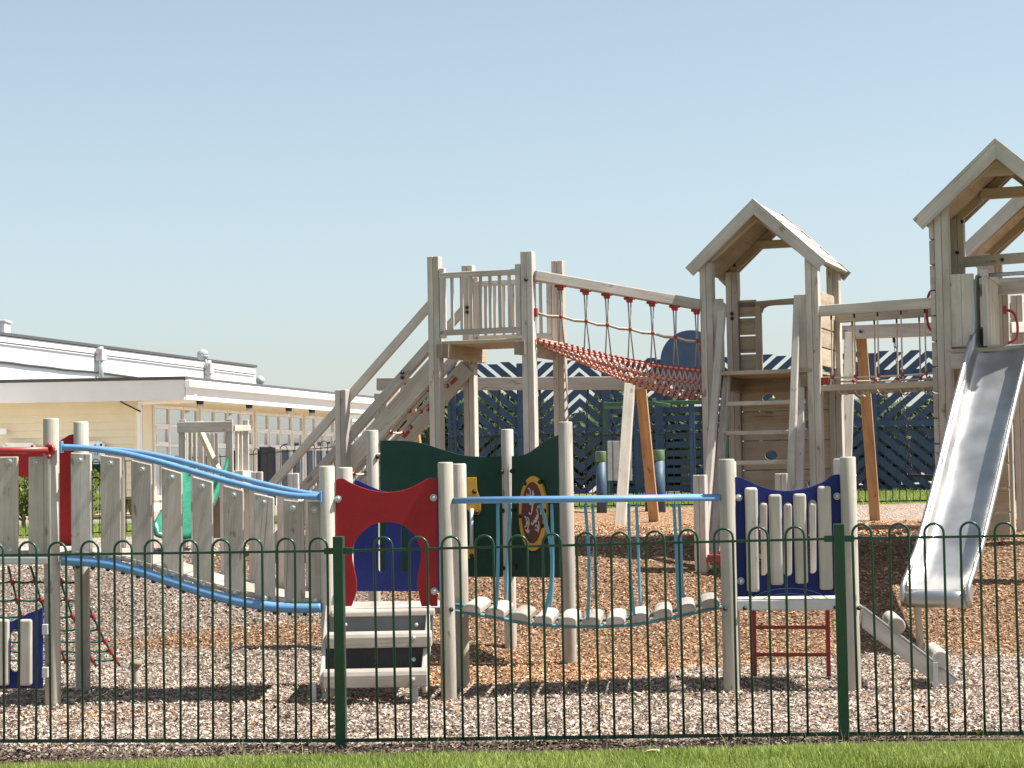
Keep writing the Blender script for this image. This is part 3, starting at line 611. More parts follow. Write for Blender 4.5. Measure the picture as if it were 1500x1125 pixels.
def ring(cx, cy, rx, ry, n=28): return [(cx + math.cos(2 * math.pi * i / n) * rx, cy + math.sin(2 * math.pi * i / n) * ry) for i in range(n)]
plate('maze_frame', uvs(ring(785.5, 752, 20.5, 55), qb, U2), [], .02, qb, U2, 'yellow', gs_, push=.022)
mz = plate('maze_board', uvs(ring(785.5, 751, 15.5, 45), qb, U2), [], .008, qb, U2, 'maroon', gs_, push=.034)
mb = MB(); cen = onp(785.5, 751, qb, U2); random.seed(3)
for i in range(24):
    t0 = random.uniform(0, 6.28); r_ = math.sqrt(random.random()) * .85; c_ = cen + U2 * (r_ * math.cos(t0) * .115) + Z * (r_ * math.sin(t0) * .19) + n2_ * .0385
    a0 = random.uniform(0, 6.28); s_ = random.uniform(.014, .024); pts = [c_ + U2 * (math.cos(a0 + t * 1.3) * s_ * (1 - .1 * t)) + Z * (math.sin(a0 + t * 1.3) * s_ + .01 * t) for t in lin(0, 3.2, 12)]; mb.tube(pts, .0052, 5)
part('maze_groove', mb, 'cream_line', mz, 0); random.seed(8)
bolts([onp(x, y, qb, U2) + n2_ * .034 for x, y in ((775, 708), (797, 706), (768, 756), (804, 748), (773, 800), (801, 770))], gs_, 'dark', .012, n_dir=n2_)
n1_ = U1.cross(Z).normalized()
plate('bracket', uvs([(684, 700), (698, 699), (699, 718), (704, 732), (705, 748), (701, 754), (690, 753), (684, 745)], qa, U1), [], .03, qa, U1, 'yellow', gs_, push=.03)
plate('bracket', uvs([(684, 800), (694, 796), (697, 806), (695, 816), (686, 818)], qa, U1), [], .03, qa, U1, 'yellow', gs_, push=.03)
part('bead_bar', MB().tube([onp(691, 745, qa, U1) + n1_ * .05, onp(691, 805, qa, U1) + n1_ * .05], .014, 10), 'steelp', gs_, 0)
bolts([onp(x, y, qa, U1) + n1_ * .045 for x, y in ((695, 720), (698, 750), (691, 814))], gs_, 'dark', .014, n_dir=n1_)
bolts([onp(x, y, qa, U1) + n1_ * .03 for x, y in ((735, 691), (736, 748), (737, 832))] + [onp(x, y, qa, U1) + n1_ * .03 for x, y in ((553, 669), (553, 800))], gs_, 'dark', .014)
bolts([onp(x, y, qb, U2) + n2_ * .02 for x, y in ((754, 690), (755, 747), (757, 830))], gs_, 'dark', .014, n_dir=n2_)

# ================================================================== STAIR TOWER
LS = .8; T1 = FR(-.612, 16.6, 19)
tw = thing('play_tower', 'tall square-post lookout tower with baluster railings and sloping ladder ramp', 'play tower', T1(.4, .4, .5))
PW = .098
for a, b_ in ((0, 0), (LS, 0), (0, LS), (LS, LS)):
    p = T1(a, b_, 0); sqpost(tw, p, gz(p.x, p.y) - .1, 3.08, PW, T1.x)
mb = MB()
for i in range(7): mb.obox(T1(LS / 2, .06 + (LS - .12) * i / 6, 2.375), T1.x, T1.y, Z, LS + .1, .112, .03)
part('deck_board', mb, 'woodt', tw, .004)
for a in (0.09, LS - .05):
    part('joist', MB().beam(T1(a, -.09, 2.305), T1(a, LS + .1, 2.305), .05, .11), 'woodt', tw, .005)
    part('joist_end', MB().beam(T1(a - .0, -.105, 2.305), T1(a, -.085, 2.305), .09, .11), 'woodd', tw, .004)
for b_ in (-.02, LS - .02):
    part('top_rail', MB().beam(T1(.05, b_, 2.92), T1(LS - .05, b_, 2.92), .06, .045), 'wood', tw, .006)
    part('bottom_rail', MB().beam(T1(.05, b_, 2.455), T1(LS - .05, b_, 2.455), .05, .045), 'wood', tw, .006)
    for a in (.075, LS - .075): part('rail_post', MB().beam(T1(a, b_, 2.41), T1(a, b_, 2.98), .045, .05, T1.y), 'wood', tw, .006)
    for i in range(7): a = .155 + (LS - .31) * i / 6; part('baluster', MB().beam(T1(a, b_, 2.47), T1(a, b_, 2.905), .024, .024, T1.y), 'wood', tw, .004)
sl = 1.0
def ramp_z(z, t): return z - sl * t
np_ = T1(-.82, -.03, 0); sqpost(tw, np_, gz(np_.x, np_.y) - .1, 2.02, PW, T1.x, name='newel_post'); np2 = T1(-.82, LS, 0); sqpost(tw, np2, gz(np2.x, np2.y) - .1, 2.02, PW, T1.x, name='newel_post')
for b_, dz in ((.035, 0), (LS - .02, 0)):
    part('handrail', MB().beam(T1(-.02, b_, ramp_z(2.75, .02)), T1(-1.5, b_, ramp_z(2.75, 1.5)), .045, .07), 'wood', tw, .006)
    hr = part('lower_rail', MB().beam(T1(-.02, b_, ramp_z(2.43, .02)), T1(-1.32, b_, ramp_z(2.43, 1.32)), .045, .075), 'wood', tw, .006)
for b_ in (.03, LS - .06): part('stringer', MB().beam(T1(-.0, b_, ramp_z(2.215, 0)), T1(-1.72, b_, ramp_z(2.215, 1.72)), .05, .15), 'woodp', tw, .006)
for i in range(9):
    t = .18 + i * .17; a = T1(-t, .085, ramp_z(2.24, t)); c = T1(-t, LS - .085, ramp_z(2.24, t)); mb = MB(); mb.tube([a.lerp(c, s_) - Z * .06 * math.sin(math.pi * s_) for s_ in lin(0, 1, 9)], .009, 6); part('rope_rung', mb, 'ropec', tw, 0)
    for s_ in (.3, .7): part('rope_joint', MB().ball(a.lerp(c, s_) - Z * .06 * math.sin(math.pi * s_), .02, 8, 5), 'roper', tw, 0)
    for q_ in (a, c): part('rope_joint', MB().ball(q_, .021, 8, 5), 'roper', tw, 0)
for s_ in (.3, .7):
    part('rope_line', MB().tube([T1(-t, .085 + (LS - .17) * s_, ramp_z(2.24, t) - .06 * math.sin(math.pi * s_)) for t in lin(.05, 1.6, 12)], .008, 6), 'ropegrey', tw, 0)
for i in range(7): part('marker', MB().obox(T1(-.12 - i * .22, LS - .09, ramp_z(2.22, .12 + i * .22)), (T1.x + Z).normalized(), T1.y, (T1.x - Z).normalized(), .075, .012, .03), 'roper', tw, .004)
def darkbolts(parent, pts, nd): bolts(pts, parent, 'dark', .012, n_dir=nd)
darkbolts(tw, [T1(LS - .0, -.055, 2.85), T1(0, LS - .06, 2.72), T1(0, LS - .06, 2.68), T1(-.3, -.0, 2.145), T1(-.3, -.0, 2.105)], -T1.y)

# ================================================================== LADDER TOWER
L2 = .87; T2 = FR(1.612, 16.7, 20)
def roof(parent, T, a0, a1, b0, b1, ze, zr, ov=.10, fw=.095):
    am = (a0 + a1) / 2; n = 7
    for sgn, ae in ((-1, a0), (1, a1)):
        sd = (T(ae, 0, ze) - T(am, 0, zr)).normalized(); nr = sd.cross(T.y) ; nr = nr if nr.z > 0 else -nr; ln_ = (T(ae, 0, ze) - T(am, 0, zr)).length
        mb = MB()
        for i in range(n):
            c = T(am, (b0 + b1) / 2, zr) + sd * ln_ * (i + .5) / n + nr * (.004 + .006 * (i % 2) )
            mb.obox(c, T.y, sd, nr, b1 - b0 - .02, ln_ / n * .955, .02)
        part('roof_underlay', MB().obox(T(am, (b0 + b1) / 2, zr) + sd * ln_ / 2 - nr * .014, T.y, sd, nr, b1 - b0 - .03, ln_ * .98, .012), 'woodt', parent, 0)
        part('roof_board', mb, 'wood', parent, .003)
        for b_ in (b0, b1 - .0):
            c0 = T(am, b_, zr) + sd * .0 - nr * (fw / 2 - .03); c1 = T(ae, b_, ze) - nr * (fw / 2 - .03) + sd * .02
            mb = MB(); q = [T(am, b_, zr + .035), T(am, b_, zr + .035 - fw * 1.38)]
            p2 = T(ae, b_, ze) + sd * .02 - nr * (fw - .028); p3 = T(ae, b_, ze) + sd * .02 + nr * .026
            mb.prism([q[0], q[1], p2, p3] if sgn < 0 else [q[0], p3, p2, q[1]], T.y, .03); kk = random.uniform(0, 40); mb.g = [(Vector(v_).dot(sd) + kk, Vector(v_).dot(nr), Vector(v_).dot(T.y)) for v_ in mb.v]
            part('barge_board', mb, 'wood', parent, .003)
        for b_ in (b0 + .12, b1 - .12):
            c0 = T(am, b_, zr - .04) + sd * .04; c1 = T(ae, b_, ze - .0) - sd * .12; part('rafter', MB().beam(c0 - nr * .035, c1 - nr * .035, .045, .07, nr), 'woodt', parent, .004)
lt = thing('play_tower', 'tall gable-roofed tower with ladder and hole-cut plank climbing wall', 'play tower', T2(.4, .4, .5))
for a, b_, zt_ in ((0, 0, 3.0), (L2, 0, 2.99), (0, L2, 3.0), (L2, L2, 2.99)):
    p = T2(a, b_, 0); sqpost(lt, p, gz(p.x, p.y) - .1, zt_, .105, T2.x)
roof(lt, T2, -.125, .965, -.09, L2 + .12, 2.955, 3.46)
part('collar_tie', MB().beam(T2(.2, L2 - .02, 3.22), T2(.65, L2 - .02, 3.22), .045, .07), 'woodt', lt, .004)
ZP = 2.09
mb = MB()
for i in range(8): mb.obox(T2(L2 / 2, .0 + (L2 - .05) * i / 7, ZP), T2.x, T2.y, Z, L2 - .02, .112, .032)
part('deck_board', mb, 'woodt', lt, .004)
for a in (.08, L2 - .08): part('joist', MB().beam(T2(a, -.05, ZP - .075), T2(a, L2, ZP - .075), .05, .11), 'woodd', lt, .004)
part('joist', MB().beam(T2(.02, L2 - .12, ZP - .075), T2(L2 - .02, L2 - .12, ZP - .075), .05, .11), 'woodd', lt, .004)
# rear climbing wall, one plate with oval hand holes; plank joints as separate boards
O_ = T2(0, L2 + .0, 0)
zw = [.3, .55, .80, 1.05, 1.30, 1.55, 1.80, 2.02]
hol = {1: [], 2: [.32], 3: [.66], 4: [.30], 5: [.64], 6: [.29], 0: [.35]}
for i in range(7):
    hs = []
    for u_ in hol.get(i, []):
        zc = (zw[i] + zw[i + 1]) / 2; hs.append([(u_ + math.cos(t) * .055, zc + math.sin(t) * .04) for t in lin(0, 2 * math.pi, 20, endpoint=False)])
    plate('wall_plank', [(.055, zw[i] + .004), (L2 - .055, zw[i] + .004), (L2 - .055, zw[i + 1] - .004), (.055, zw[i + 1] - .004)], hs, .035, O_, T2.x, 'woodt', lt)
zz = ZP + .05
for i in range(4): plate('jamb_plank', [(.055, zz + i * .155 + .008), (.20, zz + i * .155 + .008), (.20, zz + i * .155 + .15), (.055, zz + i * .155 + .15)], [], .03, O_, T2.x, 'woodt', lt)
for i in range(4): plate('jamb_plank', [(.58, zz + i * .155 + .008), (L2 - .055, zz + i * .155 + .008), (L2 - .055, zz + i * .155 + .15), (.58, zz + i * .155 + .15)], [], .03, O_, T2.x, 'woodt', lt)
part('jamb_batten', MB().beam(T2(.225, L2 - .03, ZP + .02), T2(.225, L2 - .03, 2.70), .05, .055, T2.y), 'woodt', lt, .005); part('jamb_batten', MB().beam(T2(.555, L2 - .03, ZP + .02), T2(.555, L2 - .03, 2.70), .05, .055, T2.y), 'wood', lt, .005)
plate('lintel', [(.055, 2.69), (.055, 2.735), (L2 - .055, 2.765), (L2 - .055, 2.70), (.53, 2.70)] + [(.53 - .25 * t, 2.70 - .0 * t) for t in (.3, .7)] + [(.30, 2.695), (.265, 2.675), (.252, 2.64), (.24, 2.64), (.2, 2.69)], [], .03, O_, T2.x, 'woodt', lt)
part('side_board', MB().beam(T2(.085, -.01, ZP + .02), T2(.085, -.01, 2.70), .09, .05, T2.y), 'wood', lt, .005); part('side_board', MB().beam(T2(L2 - .1, -.01, ZP + .0), T2(L2 - .1, -.01, 2.70), .10, .05, T2.y), 'wood', lt, .005)
part('side_joint', MB().beam(T2(.10, -.0, 2.62), T2(.02, .45, 2.62), .05, .07), 'wood', lt, .004)
# right side cladding
for i in range(4): part('side_plank', MB().beam(T2(L2, .06, ZP + .12 + i * .155), T2(L2, L2 - .06, ZP + .12 + i * .155), .03, .145), 'woodt', lt, .004)
# ladder in front: two leaning stiles each side, rungs
for a, aa in ((.12, .06), (.74, .74)):
    part('ladder_stile', MB().beam(T2(a, .02, 2.66), T2(aa - .0, -.62, gz(*T2(aa, -.62, 0).xy) - .05), .055, .07, T2.y), 'wood', lt, .006)
    part('ladder_stile', MB().beam(T2(a + .02, .03, ZP - .02), T2(aa + .045, -.42, gz(*T2(aa, -.42, 0).xy) - .05), .055, .07, T2.y), 'wood', lt, .006)
for z in (1.84, 1.60, 1.36, 1.10, .86, .62):
    t = (ZP - z) / (ZP - .5); part('ladder_rung', MB().beam(T2(.10, .02 - .43 * t, z), T2(.80, .02 - .43 * t, z), .045, .035), 'wood', lt, .008)
for px, yy in ((1027, 16.06), (1147, 15.9)):
    p = W(px, 760, yy); sqpost(lt, p, gz(p.x, p.y) - .1, 1.27, .096, T2.x, name='stub_post')
q = W(1050, 795, 16.0); part('base_block', MB().box(Vector((q.x, q.y, .62)), .14, .1, .06, T2.x), 'redp', lt, .01)
darkbolts(lt, [T2(.06, L2 - .16, 3.04), T2(0.0, L2 - .06, 2.64), T2(0.0, L2 - .06, 2.60)], -T2.y)

# ================================================================== NET BRIDGE
nbr = thing('rope_bridge', 'red rope net bridge under a sloping beam between the two tall towers', 'bridge', (.9, 16.8, .5))
FA, FB_ = T1(LS + .05, 0, 2.885), T2(-.05, 0, 2.655); FA.z = 2.885
part('beam', MB().beam(FA, FB_, .07, .085), 'wood', nbr, .008)
d_ = (FB_ - FA); nrm = Vector((d_.y, -d_.x, 0)).normalized(); eyb = -nrm
nd = T1.y.lerp(T2.y, .5).normalized()
def bxp(px): 
    q = onp(px, 440, FA, Vector((d_.x, d_.y, 0)).normalized()); return ((q - FA).dot(Vector((d_.x, d_.y, 0)).normalized())) / math.hypot(d_.x, d_.y)
br_t = [bxp(px) for px in (821, 858, 889, 922, 955, 988, 1020)]
n0 = Vector((FA.x, FA.y, 2.37)); n1 = Vector((FB_.x, FB_.y, 2.12))
def edge(t, s_):   # s_ 0 front edge .. 1 rear edge
    base_ = n0.lerp(n1, t); base_.z -= .035 * math.sin(math.pi * t); wd = .74; sag = .24 * math.sin(math.pi * s_) * (.22 + .78 * min(1, t * 1.35))
    return base_ + nd * (wd * s_) - Z * sag
def edge2(t, s_): return edge(max(0, min(1, t)), s_)
mb = MB(); NS, NT = 8, 30
for j in range(NS):
    mb.m = 0; mb.tube([edge2(t, j / (NS - 1)) for t in lin(0, 1, 25)], .008, 6)
for i in range(NT):
    t = (i + .5) / NT; mb.m = 0; mb.tube([edge2(t, s_) for s_ in lin(0, 1, 9)], .0075, 5); mb.m = 1
    for j in range(NS): 
        p = edge2(t, j / (NS - 1)); mb.obox(p, T1.x, nd, Z, .020, .020, .020 if j not in (0, NS - 1) else .04)
part('rope_net', mb, ['ropep', 'roper'], nbr, 0)
mid = []
for i, t in enumerate(br_t):
    p = FA.lerp(FB_, t); mb = MB(); mb.box(p - Z * .05, .085, .05, .02, T1.x); mb.box(p - Z * .07, .045, .045, .025, T1.x); part('rope_clamp', mb, 'roper', nbr, .005)
    m0 = n0.lerp(n1, t); mz = p.z * .44 + (m0.z) * .56; mid.append(Vector((p.x, p.y, mz)))
    for s_, tt in ((0, t - .006), (.5, t + .012)):
        e = edge2(tt, 0 if s_ == 0 else .12); e2 = edge2(tt + (.008 if s_ else -.010), 0) ; part('hanger_rope', MB().tube([p - Z * .07 + T1.x * (.012 if s_ else -.012), Vector((p.x + (.004 if s_ else -.004), p.y, mz)), e2], .0058, 6), 'ropegrey', nbr, 0)
    part('rope_joint', MB().ball(mid[-1], .018, 8, 5), 'roper', nbr, 0)
mm = [Vector((FA.x, FA.y, n0.z + .22))] + mid + [Vector((FB_.x, FB_.y, n1.z + .20))]
pp = []
for a, c in zip(mm[:-1], mm[1:]): pp += [a, a.lerp(c, .5) - Z * .012]
part('side_rope', MB().tube(pp + [mm[-1]], .0075, 6), 'ropec', nbr, 0); part('side_rope', MB().tube([q_ + nd * .03 - Z * .008 for q_ in pp] + [mm[-1] + nd * .03], .0065, 6), 'ropegrey', nbr, 0)
for q_ in (mm[0], mm[-1]): part('rope_end', MB().box(q_, .05, .04, .07, T1.x), 'roper', nbr, .006)

# ================================================================== SLIDE TOWER
L3 = .9; T3 = FR(3.395, 16.0, 20)
sw = thing('play_tower', 'largest gable-roofed timber tower at the right edge above the steel slide', 'play tower', T3(.4, .4, .5))
for a, b_, zt_ in ((0, 0, 3.34), (L3, 0, 3.34), (0, L3, 3.34), (L3, L3, 3.34)):
    p = T3(a, b_, 0); sqpost(sw, p, gz(p.x, p.y) - .1, zt_, .11, T3.x)
roof(sw, T3, -.18, 1.06, -.10, L3 + .12, 3.235, 3.80, fw=.115)
part('collar_tie', MB().beam(T3(.2, L3 - .05, 3.53), T3(.72, L3 - .05, 3.53), .045, .09), 'woodt', sw, .004)
part('collar_tie', MB().beam(T3(.32, .05, 3.62), T3(.56, .05, 3.62), .04, .12), 'woodt', sw, .004)
part('cross_rail', MB().beam(T3(.05, L3 - .03, 2.98), T3(L3 - .05, L3 - .03, 3.0), .05, .085), 'wood', sw, .005)
ZS = 2.2
mb = MB()
for i in range(8): mb.obox(T3(L3 / 2, .0 + (L3 - .05) * i / 7, ZS), T3.x, T3.y, Z, L3 - .02, .112, .032)
part('deck_board', mb, 'woodt', sw, .004)
for a in (.08, L3 - .08): part('joist', MB().beam(T3(a, -.05, ZS - .075), T3(a, L3, ZS - .075), .05, .11), 'woodt', sw, .004)
part('joist', MB().beam(T3(.05, -.045, ZS - .08), T3(.30, -.045, ZS - .08), .04, .12), 'wood', sw, .004)
# left side: horizontal planks seen edge on
for i in range(13): part('side_plank', MB().beam(T3(-.078, -.04, .78 + i * .2), T3(-.078, L3 - .05, .78 + i * .2), .04, .188), 'wood', sw, .004)
for a in (.09, .187): part('front_board', MB().beam(T3(a, -.02, ZS + .03), T3(a, -.02, 2.80), .096, .03, T3.y), 'wood', sw, .004)
for i in range(7): part('rear_plank', MB().beam(T3(.06, L3, .62 + i * .2), T3(.36, L3, .62 + i * .2), .03, .185), 'woodt', sw, .004)
for i in range(6): part('inner_board', MB().beam(T3(.31, .05 + i * .138, ZS + .03), T3(.31, .05 + i * .138, 2.78), .135, .03, T3.x), 'woodp' if i % 2 else 'wood', sw, .004)
part('inner_cap', MB().beam(T3(.31, -.02, 2.80), T3(.31, .82, 2.80), .06, .05), 'wood', sw, .005)
part('rear_rail', MB().beam(T3(.05, L3 - .03, 2.74), T3(L3, L3 - .03, 2.76), .04, .10), 'wood', sw, .005)
def hoop_handle(a, b_, z0, z1, bulge, dirv):
    c = cr([T3(a, b_, z0), T3(a, b_, z0) + dirv * bulge * .8 + Z * (z1 - z0) * .12, T3(a, b_, (z0 + z1) / 2) + dirv * bulge, T3(a, b_, z1) + dirv * bulge * .7 - Z * (z1 - z0) * .12, T3(a, b_, z1)], 6)
    part('grab_handle', MB().tube(c, .011, 8), 'redp', sw, 0)
hoop_handle(-.08, .12, 2.36, 2.71, .075, -T3.x); hoop_handle(.40, .72, 2.29, 2.56, .08, T3.x)
part('handle_flange', MB().box(T3(.385, .72, 2.56), .03, .05, .07, T3.x), 'redp', sw, .004)
darkbolts(sw, [T3(.06, L3 - .17, 3.30), T3(0.0, L3 - .065, 3.06), T3(L3 * .4, L3 - .06, 2.98)], -T3.y)
# slide
sd_ = thing('slide', 'stainless steel playground slide running down from the right-hand tower', 'slide', (3.1, 14.3, 0))
S0 = W(1474, 508, 15.85); S1 = W(1373, 872, 14.05); hd = Vector((S1.x - S0.x, S1.y - S0.y, 0)); HL = hd.length; hd.normalize(); sx_ = Vector((-hd.y, hd.x, 0))
if sx_.x < 0: sx_ = -sx_
zt0, zt1 = S0.z, S1.z + .03
prof = [(-.14, zt0 + .02), (0, zt0), (.06, zt0 - .03)]; prof_ctrl = [(.10, zt0 - .08), (.30 * HL, zt0 - .57), (.55 * HL, zt0 - 1.10), (.72 * HL, zt1 + .33), (.83 * HL, zt1 + .13), (.92 * HL, zt1 + .035), (1.0 * HL, zt1)]
pr_ = [Vector((p[0], p[1], 0)) for p in prof] + cr([(a, b_, 0) for a, b_ in prof_ctrl], 6)
def sp_(t, z, s_): o_ = Vector((S0.x, S0.y, 0)); return o_ + hd * t + sx_ * s_ + Z * z
HW = .215
rows_ = []
for i, p in enumerate(pr_):
    k = i / (len(pr_) - 1); d2 = (pr_[min(i + 1, len(pr_) - 1)] - pr_[max(i - 1, 0)]).normalized(); nx_, nz_ = -d2.y, d2.x
    hgt = .15 if k < .8 else .15 - (k - .8) / .2 * .09
    row = []
    for s_, h_ in ((-HW - .012, hgt), (-HW, hgt * .97), (-HW, hgt * .5), (-HW + .008, .03), (-HW + .035, .004), (-HW * .4, 0), (HW * .4, 0), (HW - .035, .004), (HW - .008, .03), (HW, hgt * .5), (HW, hgt * .97), (HW + .012, hgt)):
        row.append(sp_(p.x + nx_ * h_, p.y + nz_ * h_, s_))
    rows_.append(row)
mb = MB(); mb.grid(rows_)
# rolled lip at the exit
lip = []
for an in lin(0, math.pi * 1.15, 12):
    t = HL + math.sin(an) * .055; z = zt1 - .055 + math.cos(an) * .055; lip.append([sp_(t, z, s_) for s_ in (-HW + .0, -HW * .5, 0, HW * .5, HW)])
mb.grid(lip); ch = part('chute', mb, 'slide', sd_, 0); so = ch.modifiers.new('solid', 'SOLIDIFY'); so.thickness = .006; so.offset = -1
for s_ in (-HW - .014, HW + .014):
    pts = []
    for i, p in enumerate(pr_[2:]):
        k = (i + 2) / (len(pr_) - 1); j = i + 2; d2 = (pr_[min(j + 1, len(pr_) - 1)] - pr_[j - 1]).normalized(); hgt = .15 if k < .8 else .15 - (k - .8) / .2 * .09; pts.append(sp_(p.x - d2.y * hgt, p.y + d2.x * hgt, s_))
    pts += [sp_(HL + .05, zt1 + .03, s_), sp_(HL + .065, zt1 - .04, s_), sp_(HL + .03, zt1 - .10, s_)]
    part('side_rail', MB().tube(pts, .017, 10), 'slide', sd_, 0)
    mb = MB(); mb.prism([sp_(HL - .05, zt1 + .045, s_), sp_(HL + .05, zt1 + .03, s_), sp_(HL + .06, zt1 - .05, s_), sp_(HL + .03, zt1 - .105, s_), sp_(HL - .06, zt1 - .03, s_)], sx_, .012); part('end_cheek', mb, 'slide', sd_, .003)
    mb = MB(); mb.prism([sp_(.03, zt0 + .02, s_), sp_(.15, zt0 - .08, s_), sp_(.01, zt0 + .52, s_), sp_(-.05, zt0 + .58, s_), sp_(-.09, zt0 + .55, s_), sp_(-.10, zt0 + .02, s_)], sx_, .018); part('entry_side', mb, 'steelp', sd_, .003)
part('entry_bar', MB().tube([sp_(-.06, zt0 + .57, -HW), sp_(-.06, zt0 + .57, HW)], .017, 10), 'slide', sd_, 0)
for s_ in (-.14,):
    q = sp_(HL - .0, zt1 - .09, s_); part('leg', MB().beam(q, Vector((q.x + .015, q.y, gz(q.x, q.y) - .1)), .05, .04, X1), 'woodt', sd_, .004)
# the further roof at the right edge
T4 = FR(4.25, 18.3, 20)
ft = thing('play_tower', 'gable-roofed tower mostly hidden behind the right-hand slide tower', 'play tower', T4(.4, .4, .9))
for a, b_ in ((0, 0), (L3, 0), (0, L3), (L3, L3)): p = T4(a, b_, 0); sqpost(ft, p, gz(p.x, p.y) - .1, 3.2, .11, T4.x)
roof(ft, T4, -.2, 1.06, -.1, L3 + .12, 3.22, 3.78, fw=.115)
mb = MB()
for i in range(8): mb.obox(T4(L3 / 2, (L3 - .05) * i / 7, ZS), T4.x, T4.y, Z, L3 - .02, .112, .032)
part('deck_board', mb, 'woodt', ft, .004)
for z in (2.3, 2.45, 2.6, 2.75): part('side_plank', MB().beam(T4(.05, L3, z), T4(L3 - .05, L3, z), .03, .14), 'wood', ft, .004)
part('front_rail', MB().beam(T4(-.25, -.06, 2.92), T4(L3, -.06, 2.92), .05, .10), 'wood', ft, .004)
for px in (1478, 1497):
    p = W(px, 760, 17.0 if px < 1490 else 16.7); 
for a_, b_ in ((.0, 0),):
    pass
# bridge frame at far right, linking the two roofed towers
lk = thing('timber_gateway', 'square timber post frame standing to the right of the steel slide', 'post frame', (4.1, 17, .5))
for px, yy, zt_ in ((1478, 17.0, 2.75), (1499, 17.4, 2.75)):
    p = W(px, 760, yy); sqpost(lk, p, gz(p.x, p.y) - .1, zt_, .1, T3.x)
a = W(1478, 480, 17.0); c = W(1530, 478, 17.7); part('rail', MB().beam(a, c, .05, .09), 'wood', lk, .004)

# ================================================================== ROPE BRIDGE 2
r2 = thing('rope_bridge', 'rope-sided beam bridge with cream ropes between the two roofed towers', 'bridge', (2.9, 16.5, .5))
for b_ in (0, .80):
    A_, B_ = T2(L2 + .05, b_, 2.565), T3(-.06, b_, 2.585)
    part('top_beam', MB().beam(A_, B_, .075, .085), 'wood', r2, .006)
    A2, B2 = T2(L2 + .05, b_, 1.945), T3(-.06, b_, 1.95)
    part('foot_beam', MB().beam(A2, B2, .07, .05), 'woodt', r2, .006)
    A1, B1 = T2(L2 + .05, b_, 2.03), T3(-.06, b_, 2.035); mb = MB(); mb.tube([A1.lerp(B1, t) - Z * .01 * math.sin(math.pi * t) for t in lin(0, 1, 7)], .008, 6); part('side_rope', mb, 'ropec', r2, 0)
    for i in range(5):
        t = .1 + .2 * i + (.02 if b_ else 0); p = A_.lerp(B_, t) - Z * .045; q = A1.lerp(B1, t); lo = A2.lerp(B2, t) - Z * .05 + T2.x * .06 + T2.y * (.06 if b_ == 0 else -.06)
        part('hanger_rope', MB().tube(cr([p, p.lerp(q, .5), q, q.lerp(lo, .6) - T2.x * .02, lo, lo + T2.x * .03 + Z * .02], 4), .0065, 6), 'ropec', r2, 0)
        part('rope_joint', MB().ball(q, .017, 8, 5), 'roper', r2, 0); part('rope_joint', MB().ball(lo + T2.x * .035, .013, 8, 5), 'ropec', r2, 0); part('hook', MB().cyl(p + Z * .01, p - Z * .03, .008, n=8), 'dark', r2, 0)
part('rope_end', MB().box(T2(L2 + .08, -.0, 2.0), .06, .05, .06, T2.x), 'roper', r2, .005)

# ================================================================== SWINGS
def chain(parent, a, c, n=None):
    a = Vector(a); c = Vector(c); d = (c - a); l = d.length; d.normalize(); n = n or int(l / .05); mb = MB(); s1 = d.orthogonal().normalized(); s2 = d.cross(s1)
    for i in range(n):
        p = a + d * l * (i + .5) / n; sd2 = s1 if i % 2 else s2; hl = l / n * .62; mb.tube([p + d * hl * math.cos(t) + sd2 * .014 * math.sin(t) for t in lin(0, 2 * math.pi, 8, endpoint=False)], .0045, 4, True)
    part('chain', mb, 'dark', parent, 0)
def swing(label, px0, px1, pyb0, pyb1, Y0, Y1, legs, bw, chains):
    a = W(px0, pyb0, Y0); c = W(px1, pyb1, Y1); root = thing('swing', label, 'swing', (a.x, a.y, gz(a.x, a.y)))
    part('top_beam', MB().beam(a, c, bw * .9, bw), 'wood', root, .006)
    d = (c - a).normalized(); d.z = 0; d.normalize(); nn = Vector((-d.y, d.x, 0))
    for lx, dl in legs:
        t = W(lx, pyb0 + (pyb1 - pyb0) * (lx - px0) / (px1 - px0), Y0 + (Y1 - Y0) * (lx - px0) / (px1 - px0)); 
        for sgn, mt_, off_ in ((-1, 'woodp', -.05), (1, 'woodw', .05)):
            top_ = t + nn * sgn * .055 + d * off_ ; ft_ = t + nn * sgn * .75 + d * (off_ * 2.6 + dl * sgn); ft_.z = gz(ft_.x, ft_.y) - .08
            part('leg', MB().beam(top_ - Z * (.02 if sgn < 0 else -.06), ft_, .095, .11, d), mt_, root, .006)
        bolts([t + d * .06 - nn * .07], root, 'dark', .014)
    for (x1, x2), (b1, b2), by in chains:
        def at(px): k = (px - px0) / (px1 - px0); return a.lerp(c, k)
        p1, p2 = at(x1), at(x2); dp = Y0 + (Y1 - Y0) * (x1 - px0) / (px1 - px0); q1, q2 = W(b1, by, p1.y), W(b2, by + 2, p2.y)
        chain(root, p1 - Z * bw / 2, q1); chain(root, p2 - Z * bw / 2, q2); part('seat', MB().beam(q1, q2, .16, .025), 'rubberd', root, .006)
        for p in (p1, p2): part('hanger', MB().cyl(p - Z * bw * .4, p - Z * (bw * .5 + .05), .015, n=8), 'dark', root, 0)
swing('low timber swing frame standing behind the green panel wall', 553, 960, 563, 561, 22.0, 21.6, [(588, .0), (930, .0)], .135, [((660, 733), (668, 722), 700), ((792, 862), (797, 858), 700)])
swing('tall timber swing frame standing behind the rope-sided beam bridge', 1232, 1660, 487, 472, 21.0, 20.4, [(1253, .0), (1635, .0)], .14, [((1311, 1392), (1336, 1374), 696)])

